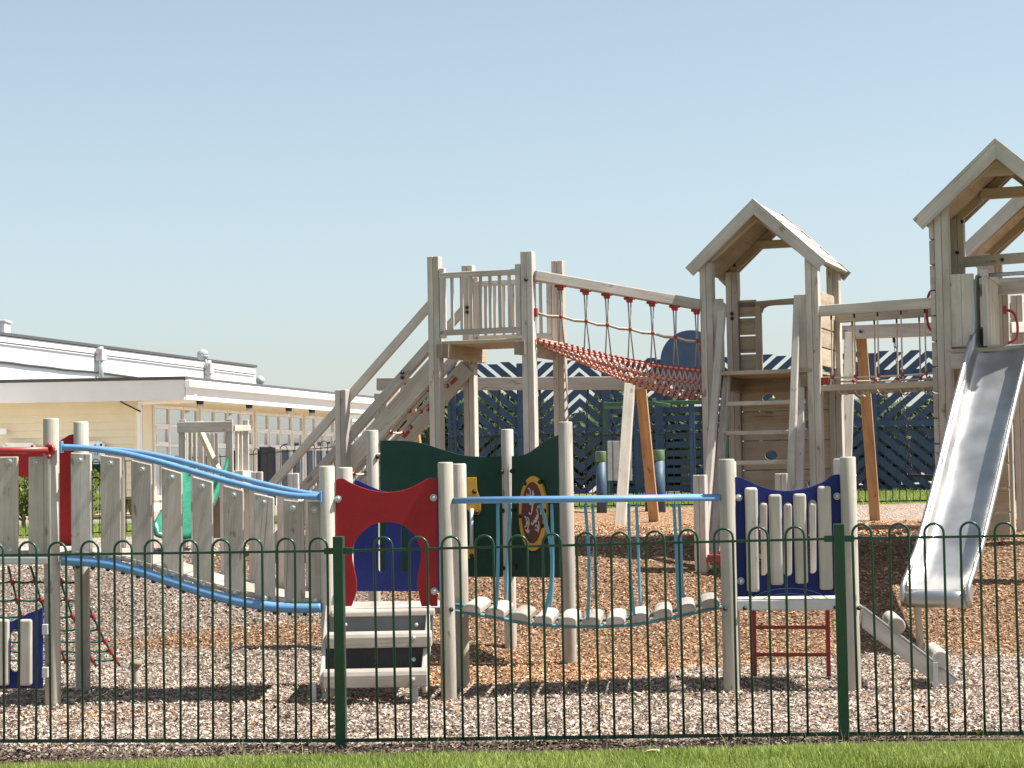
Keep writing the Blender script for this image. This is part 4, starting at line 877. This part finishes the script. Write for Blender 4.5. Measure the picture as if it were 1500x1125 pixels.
# ================================================================== NAVY SCREEN FENCE
def clip(poly, ax, lim, sgn):
    out = []
    for i in range(len(poly)):
        p, q = poly[i], poly[(i + 1) % len(poly)]; dp, dq = (p[ax] - lim) * sgn, (q[ax] - lim) * sgn
        if dp >= 0: out.append(p)
        if dp * dq < 0: t = dp / (dp - dq); out.append((p[0] + (q[0] - p[0]) * t, p[1] + (q[1] - p[1]) * t))
    return out
nA = W(662, 640, 30.8); nB = W(1640, 640, 28.8); nA.z = nB.z = 0; nU = (nB - nA).normalized(); nL = (nB - nA).length; nN = nU.cross(Z)
nf = thing('screen_fence', 'tall navy blue timber fence of diamond patterned boards behind the swings', 'fence', (nA.x + 3, nA.y, .97))
zg = .97; HF = 2.03
def nu(px):
    q = onp(px, 600, nA, nU); return (q - nA).dot(nU)
bnd = [nu(p) for p in (597, 765, 935, 1105, 1278, 1448, 1618)]; U_B0, U_B1 = nu(889), nu(1098); ZB_ = onp(950, 594, nA, nU).z
bwid, pit = .098, .148
def slats(mb, u0, u1, cl0, cl1, zlo):
    um = (u0 + u1) / 2; zm = zg + .98
    for (xa, xb, za, zb_, sg) in ((u0, um, zm, zg + HF, 1), (um, u1, zm, zg + HF, -1), (u0, um, zg + .04, zm, -1), (um, u1, zg + .04, zm, 1)):
        xa, xb, za = max(xa, cl0), min(xb, cl1), max(za, zlo)
        if xb <= xa or zb_ <= za: continue
        dgn = Vector((1, .86 * sg)).normalized(); pn_ = Vector((-dgn.y, dgn.x))
        for i in range(-16, 17):
            c_ = Vector((um, zm)) + pn_ * (i * pit + .02); w2 = bwid / 2 * random.uniform(.93, 1.05); poly = [tuple(c_ - dgn * 3 + pn_ * w2), tuple(c_ + dgn * 3 + pn_ * w2), tuple(c_ + dgn * 3 - pn_ * w2), tuple(c_ - dgn * 3 - pn_ * w2)]
            for ax, lim, s_ in ((0, xa, 1), (0, xb, -1), (1, za, 1), (1, zb_ - .018 * (i % 2) - random.uniform(0, .012) if zb_ > zm else zb_, -1)):
                poly = clip(poly, ax, lim, s_)
                if len(poly) < 3: break
            if len(poly) >= 3: mb.prism([nA + nU * p[0] + Z * p[1] + nN * random.uniform(-.002, .002) for p in poly], nN, .02)
for k in range(6):
    u0, u1 = bnd[k] + .05, bnd[k + 1] - .05; c0_ = max(u0, .06)
    mb = MB()
    if k == 1: slats(mb, u0, u1, c0_, U_B0, 0); slats(mb, u0, u1, U_B0, u1, ZB_)
    elif k == 2: slats(mb, u0, u1, c0_, u1, ZB_)
    else: slats(mb, u0, u1, c0_, u1, 0)
    part('diamond_panel', mb, 'navy', nf, 0)
    e_ = U_B0 if k == 1 else u1
    if k != 2: part('mid_rail', MB().beam(nA + nU * c0_ + Z * (zg + .98) + nN * .035, nA + nU * e_ + Z * (zg + .98) + nN * .035, .04, .09), 'navy', nf, 0)
    part('top_rail', MB().beam(nA + nU * c0_ + Z * (zg + 1.72) - nN * .035, nA + nU * u1 + Z * (zg + 1.72) - nN * .035, .04, .08), 'navy', nf, 0)
    if k in (3, 4, 5):
        mb = MB()
        for i in range(8): mb.beam(nA + nU * c0_ + Z * (zg + .06 + i * .13) - nN * .06, nA + nU * u1 + Z * (zg + .06 + i * .13) - nN * .06, .02, .09)
        part('board_panel', mb, 'navy', nf, 0)
mb = MB(); i = 0
while zg + .10 + i * .128 < ZB_ - .02: mb.beam(nA + nU * U_B0 + Z * (zg + .10 + i * .128), nA + nU * U_B1 + Z * (zg + .10 + i * .128), .02, .088); i += 1
part('board_panel', mb, 'navy', nf, 0)
for u_ in [.02] + bnd[1:] + [U_B0, nu(966), nu(1035)]:
    p = nA + nU * u_ + nN * .02; part('post', MB().box(p + Z * (zg + HF / 2 - .02), .13, .1, HF - .02, nU), 'navy', nf, .004)
# round navy board
rd = thing('round_board', 'round navy blue board rising above the fence beside the gabled tower', 'board', W(1012, 600, 30.2))
c0 = W(1012, 528, 29.6); mb = MB(); mb.cyl(c0 + Vector((0, -.03, 0)), c0 + Vector((0, .03, 0)), .44, n=40); part('disc', mb, 'navy', rd, .006)
part('support_post', MB().box(Vector((c0.x, c0.y + .08, (c0.z + gz(c0.x, c0.y)) / 2)), .08, .08, c0.z - gz(c0.x, c0.y) + .1), 'navy', rd, .004)
# green goal frame
gf = thing('metal_frame', 'slim green metal frame with top bar standing before the navy fence', 'frame', W(887, 735, 28.0))
a, c = W(887, 592, 27.6), W(1062, 588, 27.4)
part('top_bar', MB().beam(a, c, .05, .05), 'gframe', gf, .006)
for p in (a, c): part('upright', MB().beam(p + Z * .03, Vector((p.x, p.y, gz(p.x, p.y) - .05)), .055, .055, X1), 'gframe', gf, .006)
q = W(893, 606, 27.4); part('brace', MB().beam(q, W(915, 650, 27.4), .025, .025), 'navyl', gf, 0); part('arm', MB().beam(W(887, 597, 27.55), W(912, 597, 27.2), .04, .04), 'gframe', gf, .004); part('arm', MB().beam(W(958, 591, 27.5), W(980, 594, 27.1), .045, .05), 'gframe', gf, .004); part('bracket', MB().box(W(958, 587, 27.5), .05, .06, .07), 'lime', gf, .004)
# pale boards and bollards
bd = thing('board_panel', 'pale lilac panel of upright boards hung before the navy fence', 'panel', W(908, 735, 27.2))
for i, px in enumerate((894, 903, 912, 921)): part('board', MB().beam(W(px, 646, 27.2), W(px + .6, 704, 27.2), .03, .078, X1), 'lilac', bd, .004)
part('post', MB().box(W(908, 690, 27.3) , .05, .05, 1.1), 'gframe', bd, .004)
for px, top_, lab, yy, w_ in ((880, 661, 'blue bollard with green cap standing left of the lilac boards', 24.6, .125), (951, 660, 'blue bollard with green cap half hidden behind the orange swing leg', 24.9, .13), (964, 659, 'blue bollard with green cap just right of the orange swing leg', 24.6, .15)):
    q = W(px, top_, yy); r_ = w_ / 2; z0 = gz(q.x, q.y); t = thing('bollard', lab, 'bollard', (q.x, q.y, z0), 'blue bollards with green caps')
    part('post', MB().cyl((q.x, q.y, z0 - .1), (q.x, q.y, q.z - .13), r_, n=16), 'navyl', t, 0); part('cap', MB().cyl((q.x, q.y, q.z - .13), (q.x, q.y, q.z), r_ * 1.03, n=16), 'lime', t, .008)

# ================================================================== small tower back left
kt = thing('play_tower', 'small distant slatted play tower with green plastic slide near the building', 'play tower', W(310, 800, 20))
YK = 20.2; OK = Vector((0, YK, 0))
def pk(px, py, d=0): return onp(px, py, OK + Vector((0, d, 0)), X1)
def vpost(x0, x1, y0, d, m_='wood', yb=810): 
    a = pk((x0 + x1) / 2, y0, d); w = (x1 - x0) / 148; part('post', MB().beam(a, Vector((a.x, a.y, gz(a.x, a.y) - .1)), w, w, X1), m_, kt, .005)
vpost(262, 272, 615, 0); vpost(331, 341, 614, 0); vpost(290, 298, 617, .8); vpost(356, 364, 615, .8)
part('lintel', MB().beam(pk(260, 626, -.07), pk(341, 625, -.07), .04, .105), 'wood', kt, .005); part('side_rail', MB().beam(pk(341, 627, 0), pk(364, 627, .8), .05, .06), 'woodp', kt, .004)
for i, px in enumerate((272.5, 279, 285.5)): part('slat', MB().beam(pk(px, 633, .1 + i * .22), pk(px + .5, 715, .1 + i * .22), .05, .03, X1), 'woodp', kt, .004)
for i in range(5): part('slat', MB().beam(pk(293 + i * 6, 634, .8), pk(294 + i * 6, 690, .8), .02, .03, X1), 'woodp', kt, .003)
for i, px in enumerate((347, 353)): part('slat', MB().beam(pk(px, 632, .25 + .25 * i), pk(px + .5, 692, .25 + .25 * i), .05, .03, X1), 'woodp', kt, .003)
part('brace', MB().beam(pk(294, 633, .4), pk(320, 690, .1), .05, .06), 'woodt', kt, .004)
part('side_board', MB().box(pk(352, 700, .4), .16, .8, .14), 'woodp', kt, .004); part('deck_board', MB().box(pk(310, 722, .4), .56, .85, .05), 'woodd', kt, .004); part('rear_wall', MB().box(pk(325, 758, .78), .4, .03, .42), 'woodd', kt, .004)
mb = MB(); rows_ = []
for t in lin(0, 1, 14):
    c_ = W(303 - 44 * t, 697 + 88 * t ** .8, YK - .05 - 1.5 * t); hh = .16 - .05 * t; rows_.append([c_ + X1 * (-.22) + Z * hh, c_ + X1 * (-.2), c_ + X1 * (-.12) - Z * .03, c_ + X1 * .12 - Z * .03, c_ + X1 * .2, c_ + X1 * .22 + Z * hh])
mb.grid(rows_); ks = part('slide_chute', mb, 'slideg', kt, 0); so = ks.modifiers.new('solid', 'SOLIDIFY'); so.thickness = .03
sp0 = thing('timber_post', 'lone square timber post behind the board bridge near the slatted tower', 'post', W(378, 800, 17)); p = W(377, 720, 17); sqpost(sp0, p, gz(p.x, p.y) - .1, W(377, 691, 17).z, .09, X1)
sp1 = thing('timber_post', 'lone square timber post behind the lower end of the board bridge', 'post', W(430, 800, 16)); p = W(430, 720, 16); sqpost(sp1, p, gz(p.x, p.y) - .1, W(430, 693, 16).z, .085, X1)

# ================================================================== BUILDINGS
D = Vector((.2587, 1, 0)).normalized(); ND = Vector((D.y, -D.x, 0))
C0 = W(207, 600, 45); C0.z = 0; FL = Vector((C0.x - 14, C0.y + .3, 0)); C1 = C0 + D * 13.4
bl = thing('building', 'long low cream weatherboard building with white fascia at the left', 'building', (C0.x, C0.y, .85))
zs = W(207, 582, 45).z
def siding(parent, a, c, z0, z1, step, mat, nrm, name='wall'):
    mb = MB(); k = int((z1 - z0) / step) + 1
    for i in range(k):
        za, zb_ = z0 + i * step, min(z1, z0 + (i + 1) * step)
        mb.add([a + Z * za + nrm * .055, c + Z * za + nrm * .055, c + Z * zb_ + nrm * .004, a + Z * zb_ + nrm * .004, a + Z * za, c + Z * za], [(0, 1, 2, 3), (4, 5, 1, 0)], [(0, 0, 0)] * 6)
    return part(name, mb, mat, parent, 0)
fN = Vector((-(C0 - FL).normalized().y, 0, 0)); fdir = (C0 - FL).normalized(); fN = Vector((fdir.y, -fdir.x, 0))
siding(bl, FL, C0, .5, zs + .05, .165, 'cream', fN); 
part('wall', MB().prism([C0 + Z * .5, C1 + Z * .5, C1 + Z * (zs + .05), C0 + Z * (zs + .05)], ND, .06), 'cream', bl, 0)
part('corner_board', MB().box(C0 + Z * (zs + .5) / 2 + fN * .04 + Z * .2 - X1 * .06, .13, .03, zs - .4), 'cream', bl, .004)
# roof slab with fascia
e0 = W(270, 556, 44.3); ze_ = e0.z; e0.z = 0; e1 = e0 + D * 14.6; el = Vector((e0.x - 14, e0.y + .35, 0)); eb = Vector((el.x, e1.y + 2, 0))
fh = .44
part('fascia', MB().prism([el + Z * (ze_ - fh), e0 + Z * (ze_ - fh), e0 + Z * ze_, el + Z * ze_], (0, 1, 0), .05), 'fascia', bl, 0)
part('fascia', MB().prism([e0 + Z * (ze_ - .43) + D * .03, e1 + Z * (ze_ - .43), e1 + Z * (ze_ - .16), e0 + Z * (ze_ - .16) + D * .03], ND, .05), 'fascia', bl, 0)
part('gutter', MB().beam(e0 + ND * .07 + Z * (ze_ - .085) - D * .02, e1 + ND * .07 + Z * (ze_ - .085), .14, .16), 'white', bl, .02)
mb = MB(); mb.prism([el + Z * (ze_ + .04) - Vector((0, .06, 0)), e0 + Z * (ze_ + .04) + Vector((.03, -.06, 0)), e1 + Z * (ze_ + .04) + ND * .05, eb + Z * (ze_ + .04)], Z, .06); part('roof', mb, 'roofgrey', bl, 0)
mb = MB(); mb.prism([el + Z * (ze_ - fh + .06), e0 + Z * (ze_ - fh + .06), e1 + Z * (ze_ - fh + .06), eb + Z * (ze_ - fh + .06)], Z, .02); part('soffit', mb, 'cream', bl, 0)
# windows on the receding wall
OW = C0 + ND * .03
def wz(y, px): return onp(px, y, OW, D).z
def wu(px): return (onp(px, 620, OW, D) - OW).dot(D)
zr = [wz(595.5, 225), wz(624, 225), wz(629, 225), wz(652, 225), wz(657, 225), 1.55]
z_top, z_a, z_b, z_bot = wz(596, 228), wz(623, 228), wz(652, 228), .95
groups = [(224, 287, 3), (292, 368, 4), (373, 441, 4), (445, 500, 4), (503, 532, 3)]
for x0, x1, n in groups:
    u0, u1 = wu(x0), wu(x1); wf = MB()
    for z, h in ((z_top, .07), (z_a, .07), (z_b, .06), (z_bot, .1)): wf.beam(OW + D * u0 + Z * z + ND * .02, OW + D * u1 + Z * z + ND * .02, .035, h)
    for i in range(n + 1):
        u_ = u0 + (u1 - u0) * i / n; wf.beam(OW + D * u_ + Z * (z_bot - .04) + ND * .032, OW + D * u_ + Z * (z_top + .04) + ND * .032, .03, .05, ND)
    w = part('window', wf, 'frame', bl, 0)
    for za, zb_ in ((z_a, z_top), (z_b, z_a), (z_bot, z_b)):
        pn = MB()
        for i in range(n):
            ua, ub = u0 + (u1 - u0) * i / n + .03, u0 + (u1 - u0) * (i + 1) / n - .03; pn.add([OW + D * ua + Z * (za + .04) + ND * .012, OW + D * ub + Z * (za + .04) + ND * .012, OW + D * ub + Z * (zb_ - .04) + ND * .012, OW + D * ua + Z * (zb_ - .04) + ND * .012], [(0, 1, 2, 3)], [(0, 0, 0)] * 4)
        part('pane', pn, 'glass', w, 0)
    for i in range(0, n, 2 if n == 3 else 1):   # opening casements in the middle row
        mb = MB(); ua, ub = u0 + (u1 - u0) * i / n + .06, u0 + (u1 - u0) * (i + 1) / n - .06; za, zb_ = z_b + .05, z_a - .05
        for p, q in (((ua, za), (ub, za)), ((ua, zb_), (ub, zb_))): mb.beam(OW + D * p[0] + Z * p[1] + ND * .05, OW + D * q[0] + Z * q[1] + ND * .028, .03, .05)
        for u_ in (ua, ub): mb.beam(OW + D * u_ + Z * za + ND * .052, OW + D * u_ + Z * zb_ + ND * .03, .03, .05, ND)
        part('casement', mb, 'frame', w, 0)
q = onp(389, 690, OW, D); part('door', MB().obox(q + ND * .06 - Z * .15, D, ND, Z, 1.0, .05, 1.5), 'rubberd', bl, 0)
# downpipe, lights, light fitting, small cable
a, c, d2 = e0 + D * .5 + Z * (ze_ - .3), C0 + fN * .1 + Z * (zs - .13) + X1 * -.02, C0 + fN * .1 + Z * .6 - X1 * .02
part('downpipe', MB().tube([a, a - Z * .14, c + (a - c) * .12, c, c - Z * .12, d2], .055, 10), 'white', bl, 0)
for px, py in ((293, 585), (365, 591), (423, 597), (457, 600)):
    q = onp(px, py, e0 - ND * .35, D); part('soffit_light', MB().cyl(Vector((q.x, q.y, ze_ - fh + .05)), Vector((q.x, q.y, ze_ - fh - .06)), .09, .07, 12), 'dark', bl, 0); part('light_bowl', MB().ball(Vector((q.x, q.y, ze_ - fh - .07)), .085, 10, 6, .7), 'steel', bl, 0)
q = W(3, 632, 44.9); part('bulkhead_light', MB().box(q, .22, .1, .14), 'white', bl, .02)
part('cable', MB().tube([W(176, 588, 44.85), W(190, 595, 44.8), W(206, 603, 44.8)], .018, 6), 'dark', bl, 0)
for x0, x1, y0 in ((8, 49, 652), (110, 150, 650)):
    a, c = W(x0, y0, 44.9), W(x1, y0, 44.9); mb = MB(); mb.beam(a, c, .05, .1)
    for p in (a, c): mb.beam(p, Vector((p.x, p.y, .8)), .05, .1, X1)
    w = part('window', mb, 'frame', bl, 0); part('pane', MB().box(Vector(((a.x + c.x) / 2, a.y + .03, (a.z + .8) / 2)), c.x - a.x, .02, a.z - .8), 'glass', w, 0)
# upper white block
K1 = W(375, 560, 62); K1.z = 0; K0 = K1 - D * 26; ztop = W(375, 539, 62).z
up = thing('building', 'taller plain white rendered block rising behind the low cream building', 'building', (K1.x - 4, K1.y - 6, .9))
mb = MB(); bk = -ND * 9; mb.prism([K0 + bk, K0, K1, K1 + bk], Z, .01); mb = MB(); mb.prism([p + Z * ((ztop + .5) / 2) for p in (K0 + bk, K0, K1, K1 + bk)], Z, ztop - .5); part('wall', mb, 'white', up, 0)
part('roof_edge', MB().prism([p + Z * (ztop + .05) for p in (K0 + bk, K0 + ND * .03, K1 + ND * .03 + D * .05, K1 + bk)], Z, .07), 'roofgrey', up, 0)
def kp(px, py): return onp(px, py, K1 + ND * .04, D)
part('trim_line', MB().beam(kp(-40, 496), kp(374, 549), .02, .035), 'roofgrey', up, 0)
for px, y0, y1 in ((143, 508, 552), (302, 528, 556)):
    dp = part('downpipe', MB().tube([kp(px, y0) + ND * .08, kp(px + 1, y1 + 20) + ND * .08], .07, 8), 'steelp', up, 0); part('hopper', MB().obox(kp(px + 1, y0 + 12) + ND * .08, D, ND, Z, .28, .18, .3), 'lilac', dp, .01)
part('cable', MB().tube(cr([kp(x, y) for x, y in ((-20, 529), (12, 531), (40, 535), (70, 538), (100, 542), (140, 545), (170, 549), (200, 553))], 3), .03, 6), 'roofgrey', up, 0)
dh = thing('satellite_dish', 'small pale satellite dish on the white block roof edge', 'satellite dish', W(297, 527, 57)); q = W(297, 520, 57)
mb = MB(); rr_ = [[q + Vector((math.cos(t) * .15 * r_, .06 * r_ * r_ - .06, math.sin(t) * .15 * r_)) for t in lin(0, 2 * math.pi, 17)] for r_ in (.05, .35, .7, 1)]; mb.grid(rr_); dd = part('dish', mb, 'steelp', dh, 0); so = dd.modifiers.new('solid', 'SOLIDIFY'); so.thickness = .02
part('mast', MB().tube([q + Vector((.05, .1, -.05)), q + Vector((.1, .12, -.4))], .03, 6), 'steelp', dh, 0)
rv = thing('roof_vent', 'round grey ventilator on the roof right of the white block', 'roof vent', W(381, 563, 50)); q = W(381, 557, 50); part('cowl', MB().ball(q, .11, 12, 8), 'steelp', rv, 0); part('neck', MB().cyl(q - Z * .3, q - Z * .05, .06, n=10), 'steelp', rv, 0)
cp = thing('chimney', 'pale grey box chimney at the far left of the white roof', 'chimney', W(2, 490, 52)); q = W(-6, 484, 52); part('stack', MB().box(q - Z * .3, .6, .6, 1.0), 'fascia', cp, .02); part('cap', MB().box(q + Z * .215, .68, .68, .05), 'fascia', cp, .01)
sh = thing('shed', 'low white roofed outbuilding seen between the ramp and navy fence', 'shed', W(640, 660, 58)); a, c = W(597, 655, 58), W(668, 655, 58)
part('wall', MB().box(Vector(((a.x + c.x) / 2, 59.5, a.z - .6)), c.x - a.x, 3, 1.4), 'navyl', sh, 0); part('wall', MB().box(Vector((c.x - .45, 57.9, a.z - .5)), .9, .3, 1.2), 'fascia', sh, 0); mb = MB(); z_ = W(620, 637, 58).z; mb.prism([Vector((a.x - .1, 57.8, z_ - .08)), Vector((c.x + .1, 57.8, z_ - .22)), Vector((c.x + .1, 61.2, z_ - .15)), Vector((a.x - .1, 61.2, z_))], Z, .12); part('roof', mb, 'white', sh, 0)
# ================================================================== vegetation
def leafcloud(blobs, n, size):
    mb = MB(); Vs = []; Fs = []; T_ = []
    for i in range(n):
        c, r_ = random.choices(blobs, [b_[1] ** 2 for b_ in blobs])[0]; d = Vector((random.gauss(0, 1), random.gauss(0, 1), random.gauss(0, 1))).normalized() * r_ * random.uniform(.45, 1.05) ** .6
        d.z *= .85; p = Vector(c) + d; a = Vector((random.gauss(0, 1), random.gauss(0, 1), random.gauss(0, 1))).normalized(); b_ = a.orthogonal().normalized(); s_ = size * random.uniform(.6, 1.3); k = len(Vs)
        Vs += [p - a * s_, p + b_ * s_ * .5, p + a * s_, p - b_ * s_ * .5]; Fs.append((k, k + 1, k + 2, k + 3)); T_ += [random.random()] * 4
    mb.v = [tuple(v) for v in Vs]; mb.f = Fs; mb.g = [(0, 0, 0)] * len(Vs); mb.t = T_; mb.sm = [False] * len(Fs); mb.mi = [0] * len(Fs); return mb
def tree(px, ytop, Y, w, label, n=2600, mat='leaf', cat='tree', size=.07, name='tree'):
    q = W(px, ytop, Y); z0 = gz(q.x, q.y); H = q.z - z0; root = thing(name, label, cat, (q.x, q.y, z0), 'trees behind the navy fence' if name == 'tree' else None)
    mb = MB(); mb.tube([(q.x, q.y, z0 - .1), (q.x + .03, q.y, z0 + H * .35), (q.x - .02, q.y + .02, z0 + H * .75)], [.09, .07, .03], 8)
    for i in range(6):
        an = random.uniform(0, 6.28); zz_ = z0 + H * random.uniform(.25, .6); mb.tube([(q.x, q.y, zz_), (q.x + math.cos(an) * w * .3, q.y + math.sin(an) * w * .3, zz_ + H * .2)], [.035, .015], 6)
    part('trunk', mb, 'woodd', root, 0)
    bl_ = []
    for i in range(11): an = random.uniform(0, 6.28); f_ = random.uniform(.1, .95); rad = w * .5 * math.sin(math.pi * (f_ * .8 + .15)); bl_.append(((q.x + math.cos(an) * rad * .7, q.y + math.sin(an) * rad * .7, z0 + H * (.12 + f_ * .75)), w * random.uniform(.16, .27)))
    part('crown', leafcloud(bl_, n, size), mat, root, 0)
tree(628, 556, 40, 1.5, 'dark bushy tree filling the gap between ramp and navy fence', 3600)
tree(596, 580, 42, 1.0, 'smaller dark tree half hidden behind the ladder ramp stringer', 1600)
for px, yt, lab in ((705, 585, 'green tree behind the left end of the navy fence'), (790, 592, 'green tree behind the navy fence left of the mid posts'), (880, 590, 'green tree behind the navy fence above the bollards'), (1000, 594, 'green tree behind the navy fence near the gabled tower ladder'), (940, 596, 'green tree behind the navy fence beside the orange swing leg'), (1120, 600, 'green tree behind the navy fence behind the climbing wall'), (1210, 598, 'green tree behind the navy fence between climbing wall and rope-sided bridge'), (1290, 600, 'green tree behind the navy fence beside the tall swing leg'), (1370, 610, 'green tree behind the navy fence beside the slide tower')):
    tree(px, yt - 8, 35 + random.uniform(-1, 1.5), 2.1, lab, 5200, size=.085)
tree(492, 568, 70, .55, 'tiny dark conifer tip just above the cream building roof', 500, 'conifer', size=.09, name='conifer_tree')
tree(534, 577, 72, .4, 'smallest conifer tip above the right end of the building roof', 300, 'conifer', size=.08, name='conifer_tree')
q = W(34, 745, 30); hb = thing('hedge', 'yellow-green shrub glimpsed between boards left of the platform post', 'shrub', (q.x, q.y, gz(q.x, q.y))); z0 = gz(q.x, q.y)
part('foliage', leafcloud([((q.x + i * .35 - .9, q.y + random.uniform(-.15, .15), z0 + .35 + .3 * (k_)), .3) for i in range(6) for k_ in (0, 1)], 2600, .05), 'hedge', hb, 0); part('stem', MB().tube([(q.x, q.y, z0 - .1), (q.x, q.y, z0 + .5)], .03, 6), 'woodd', hb, 0)
q0, q1 = W(128, 680, 33), W(152, 706, 33); tr = thing('trellis', 'green lattice trellis panel seen through a gap in the board bridge', 'trellis', (q0.x, 33, gz(q0.x, 33)))
mb = MB(); w_, h_ = q1.x - q0.x, q0.z - q1.z
for i in range(7):
    for s_ in (-1, 1):
        c_ = Vector((q0.x + w_ * (i + .5) / 7, 33, (q0.z + q1.z) / 2)); poly = [(c_.x - s_ * .25 - .012, c_.z - .25), (c_.x - s_ * .25 + .012, c_.z - .25), (c_.x + s_ * .25 + .012, c_.z + .25), (c_.x + s_ * .25 - .012, c_.z + .25)]
        for ax, lim, sg in ((0, q0.x, 1), (0, q1.x, -1), (1, q1.z, 1), (1, q0.z, -1)):
            poly = clip(poly, ax, lim, sg)
            if len(poly) < 3: break
        if len(poly) >= 3: mb.prism([Vector((p[0], 33 + .01 * s_, p[1])) for p in poly], (0, 1, 0), .012)
part('lattice', mb, 'green', tr, 0); part('backing', MB().box(((q0.x + q1.x) / 2, 33.06, (q0.z + q1.z) / 2), w_, .02, h_), 'green', tr, 0); part('post', MB().box((q0.x, 33, (q0.z + gz(q0.x, 33)) / 2), .05, .05, q0.z - gz(q0.x, 33) + .1), 'woodd', tr, 0); part('post', MB().box((q1.x, 33, (q0.z + gz(q1.x, 33)) / 2), .05, .05, q0.z - gz(q1.x, 33) + .1), 'woodd', tr, 0)
pk_ = W(139, 735, 31); pc = thing('picnic_table', 'dark timber picnic table glimpsed through the board bridge', 'picnic table', (pk_.x, pk_.y, gz(pk_.x, pk_.y))); zt_ = pk_.z + .05
part('tabletop', MB().box((pk_.x, pk_.y, zt_), 1.4, .7, .05), 'woodd', pc, .004)
for s_ in (-1, 1):
    part('bench', MB().box((pk_.x, pk_.y + s_ * .65, zt_ - .28), 1.4, .24, .05), 'woodd', pc, .004); part('leg_frame', MB().beam((pk_.x + s_ * .5, pk_.y - .6, gz(pk_.x, pk_.y) - .02), (pk_.x + s_ * .5, pk_.y + .0, zt_), .06, .07), 'woodd', pc, 0); part('leg_frame', MB().beam((pk_.x + s_ * .5, pk_.y + .6, gz(pk_.x, pk_.y) - .02), (pk_.x + s_ * .5, pk_.y + .0, zt_), .06, .07), 'woodd', pc, 0)

# small things on the ground
q = W(955, 1114, 9.25); lf = MB(); rr_ = []
for i in range(7):
    u_ = i / 6; wd_ = .022 * math.sin(math.pi * u_) ** .7; rr_.append([Vector((q.x - .035 + .07 * u_, q.y - wd_, .035 + .012 * math.sin(3 * u_))), Vector((q.x - .035 + .07 * u_, q.y, .026 + .012 * math.sin(3 * u_))), Vector((q.x - .035 + .07 * u_, q.y + wd_, .04 + .01 * u_))])
lf.grid(rr_); lo_ = part('dry_leaf', lf, 'woodt', None, 0, loc=(q.x, q.y, .01)); sdm = lo_.modifiers.new('solid', 'SOLIDIFY'); sdm.thickness = .0015; tag(lo_, 'curled brown dry leaf lying on the front lawn', 'leaf')
q = W(1433, 1075, 9.5); z0 = gz(q.x, q.y); wd = thing('weed', 'small yellow-green weed growing at the fence foot on the right', 'weed', (q.x, q.y, z0))
for i in range(6):
    an = i * 1.05; d_w = Vector((math.cos(an), math.sin(an) * .7, 0)); n_w = Vector((-d_w.y, d_w.x, 0)); rr_ = []
    for j in range(5):
        u_ = j / 4; c_ = Vector((q.x, q.y, z0)) + d_w * .035 * u_ + Z * (.02 + .06 * u_ - .03 * u_ * u_); w_ = .009 * math.sin(math.pi * (.1 + .85 * u_)); rr_.append([c_ - n_w * w_, c_ - Z * .002, c_ + n_w * w_])
    part('leaf', MB().grid(rr_), 'hedge', wd, 0)
# ================================================================== light
EL, AZ = 58, 93
w = bpy.data.worlds.new('World'); SC.world = w; w.use_nodes = True; nt = w.node_tree; bgn = nt.nodes['Background']
sk = nt.nodes.new('ShaderNodeTexSky'); sk.sky_type = 'NISHITA'; sk.sun_disc = False; sk.sun_elevation = R(EL); sk.sun_rotation = R(AZ); sk.altitude = 0; sk.air_density = 1.0; sk.dust_density = 1.0; sk.ozone_density = 2.0
hs = nt.nodes.new('ShaderNodeHueSaturation'); hs.inputs['Hue'].default_value = .483; hs.inputs['Saturation'].default_value = .66; nt.links.new(sk.outputs[0], hs.inputs['Color']); nt.links.new(hs.outputs[0], bgn.inputs[0]); bgn.inputs[1].default_value = .081
ld = bpy.data.lights.new('sun', 'SUN'); ld.energy = 5.0; ld.angle = R(.55); ld.color = (1, .955, .89); lo = bpy.data.objects.new('sun', ld); COL.objects.link(lo)
sd3 = Vector((math.cos(R(EL)) * math.sin(R(AZ)), math.cos(R(EL)) * math.cos(R(AZ)), math.sin(R(EL)))); lo.rotation_euler = (-sd3).to_track_quat('-Z', 'Y').to_euler()
vs_ = SC.view_settings; vs_.view_transform = 'Standard'; vs_.look = 'None'; vs_.exposure = .95; vs_.gamma = 1; vs_.use_curve_mapping = False
SC.cycles.max_bounces = 6; SC.cycles.diffuse_bounces = 4
